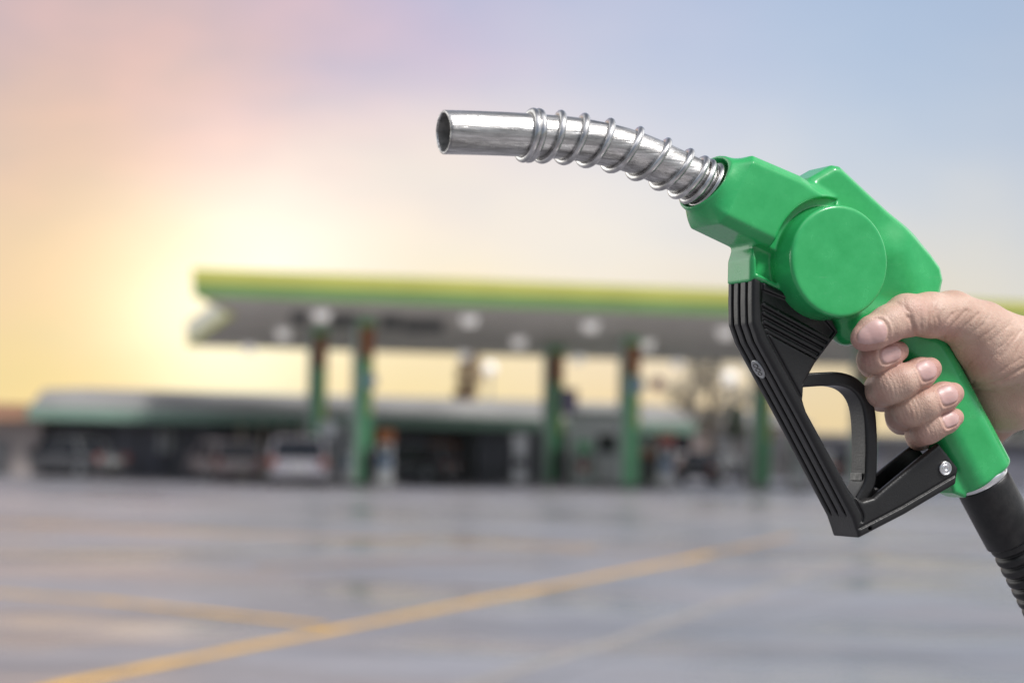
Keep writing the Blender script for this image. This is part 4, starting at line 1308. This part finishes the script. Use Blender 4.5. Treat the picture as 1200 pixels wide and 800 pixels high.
# creases
def seg_dist(p, pts_):
    d = np.full(len(p), 1e9)
    for a_, b_ in zip(pts_[:-1], pts_[1:]):
        a_, b_ = np.array(a_, float), np.array(b_, float)
        e = b_ - a_; w_ = p - a_
        t = np.clip((w_ @ e) / (e @ e + 1e-9), 0, 1)
        d = np.minimum(d, np.hypot(*(w_ - t[:, None] * e).T))
    return d
CRE = [([(1131, 446), (1150, 452), (1175, 446), (1200, 431), (1230, 420)], 2.2, 2.2), ([(1142, 457), (1166, 461), (1192, 452)], 1.3, 2.0), ([(1148, 448), (1172, 436), (1196, 420)], .8, 1.8),
       ([(1066, 372), (1070, 381), (1072, 391)], 2.4, 2.6), ([(1058, 357), (1066, 365), (1070, 374)], 1.0, 2.0), ([(1052, 355), (1059, 363), (1063, 372)], .8, 1.8), ([(1075, 352), (1079, 366), (1080, 384)], .7, 1.8), ([(1083, 350), (1088, 366), (1088, 384)], .6, 1.8),
       ([(1106, 396), (1114, 384), (1125, 372), (1132, 364)], 1.5, 2.0), ([(1100, 392), (1107, 380), (1116, 368)], 1.1, 1.9), ([(1113, 398), (1124, 389), (1138, 376), (1146, 368)], 1.2, 1.9), ([(1096, 388), (1101, 376), (1106, 364)], .8, 1.8),
       ([(1122, 403), (1136, 393), (1152, 380)], .8, 1.8), ([(1130, 409), (1148, 397), (1166, 384)], .7, 1.8), ([(1160, 400), (1172, 390), (1184, 380)], .7, 1.9), ([(1172, 418), (1186, 402), (1196, 388)], 1.0, 2.0), ([(1150, 425), (1168, 415), (1180, 404)], .5, 1.8)]
rn = random.Random(4)
for _ in range(26):
    cx_, cy_ = rn.uniform(1112, 1195), rn.uniform(366, 430)
    l_ = rn.uniform(6, 14); an_ = R(rn.uniform(-62, -35))
    CRE.append(([(cx_ - l_ * math.cos(an_), cy_ - l_ * math.sin(an_)), (cx_ + rn.uniform(-1, 1), cy_ + rn.uniform(-1.5, 1.5)), (cx_ + l_ * math.cos(an_), cy_ + l_ * math.sin(an_))], rn.uniform(.25, .6), 1.6))
for _ in range(16):
    cx_, cy_ = rn.uniform(1052, 1105), rn.uniform(352, 388)
    l_ = rn.uniform(5, 11); an_ = R(rn.uniform(60, 105))
    CRE.append(([(cx_ - l_ * math.cos(an_), cy_ - l_ * math.sin(an_)), (cx_ + l_ * math.cos(an_), cy_ + l_ * math.sin(an_))], rn.uniform(.25, .55), 1.5))
# knuckle lines over each last finger joint, and finer ones where the finger turns away
for (cx_, cy_, ax_, hw_) in [(1018, 424, -12, 11), (1047, 451, -20, 17), (1072, 478, -20, 16), (1089, 502, -22, 12)]:
    an_ = R(ax_); ux_, uy_ = math.cos(an_), math.sin(an_)
    for kx_, dep_ in ((-22, .7), (-17, .8), (-12, .8), (-6, 1.0), (0, 1.2), (5, .8), (10, .45)):
        bow = 2.0 if kx_ > -8 else -1.0
        l_ = hw_ * rn.uniform(.7, 1.0)
        pts_ = [(cx_ + ux_ * (kx_ - bow) + uy_ * l_ * -1, cy_ + uy_ * (kx_ - bow) + ux_ * l_), (cx_ + ux_ * kx_, cy_ + uy_ * kx_), (cx_ + ux_ * (kx_ - bow) + uy_ * l_, cy_ + uy_ * (kx_ - bow) - ux_ * l_)]
        CRE.append((pts_, dep_ * .42, 1.6))
for pts_, dep_, wd_ in CRE:
    d = seg_dist(pxv, pts_)
    disp -= np.where(front_, 0.9 * dep_ * np.exp(-(d / wd_) ** 2), 0)
# flushed skin on the palm side and over the knuckles
def blob(cx_, cy_, r_, s_):
    return np.where(front_, s_ * np.exp(-((pxv[:, 0] - cx_) ** 2 + (pxv[:, 1] - cy_) ** 2) / (2 * r_ * r_)), 0)
for b_ in [(1165, 490, 26, .38), (1140, 430, 16, .35), (1110, 392, 12, .40), (1040, 404, 14, .35), (1075, 362, 16, .18), (1010, 432, 12, .25), (1027, 468, 12, .28), (1052, 497, 11, .28), (1085, 520, 14, .30), (1104, 446, 10, .3), (1128, 474, 10, .3)]:
    red = np.maximum(red, blob(*b_) * (1 - nail))
disp = np.clip(disp, -4, 2)
v = v + nrmv * disp[:, None]
v = v * (1 - 0) 
person = np_mesh('person', v, q, M['skin'], None, {'nail': nail, 'red': red})
person.matrix_world = NOZ
tag(person, 'bare right hand and forearm of a person gripping the green nozzle handle', 'person')
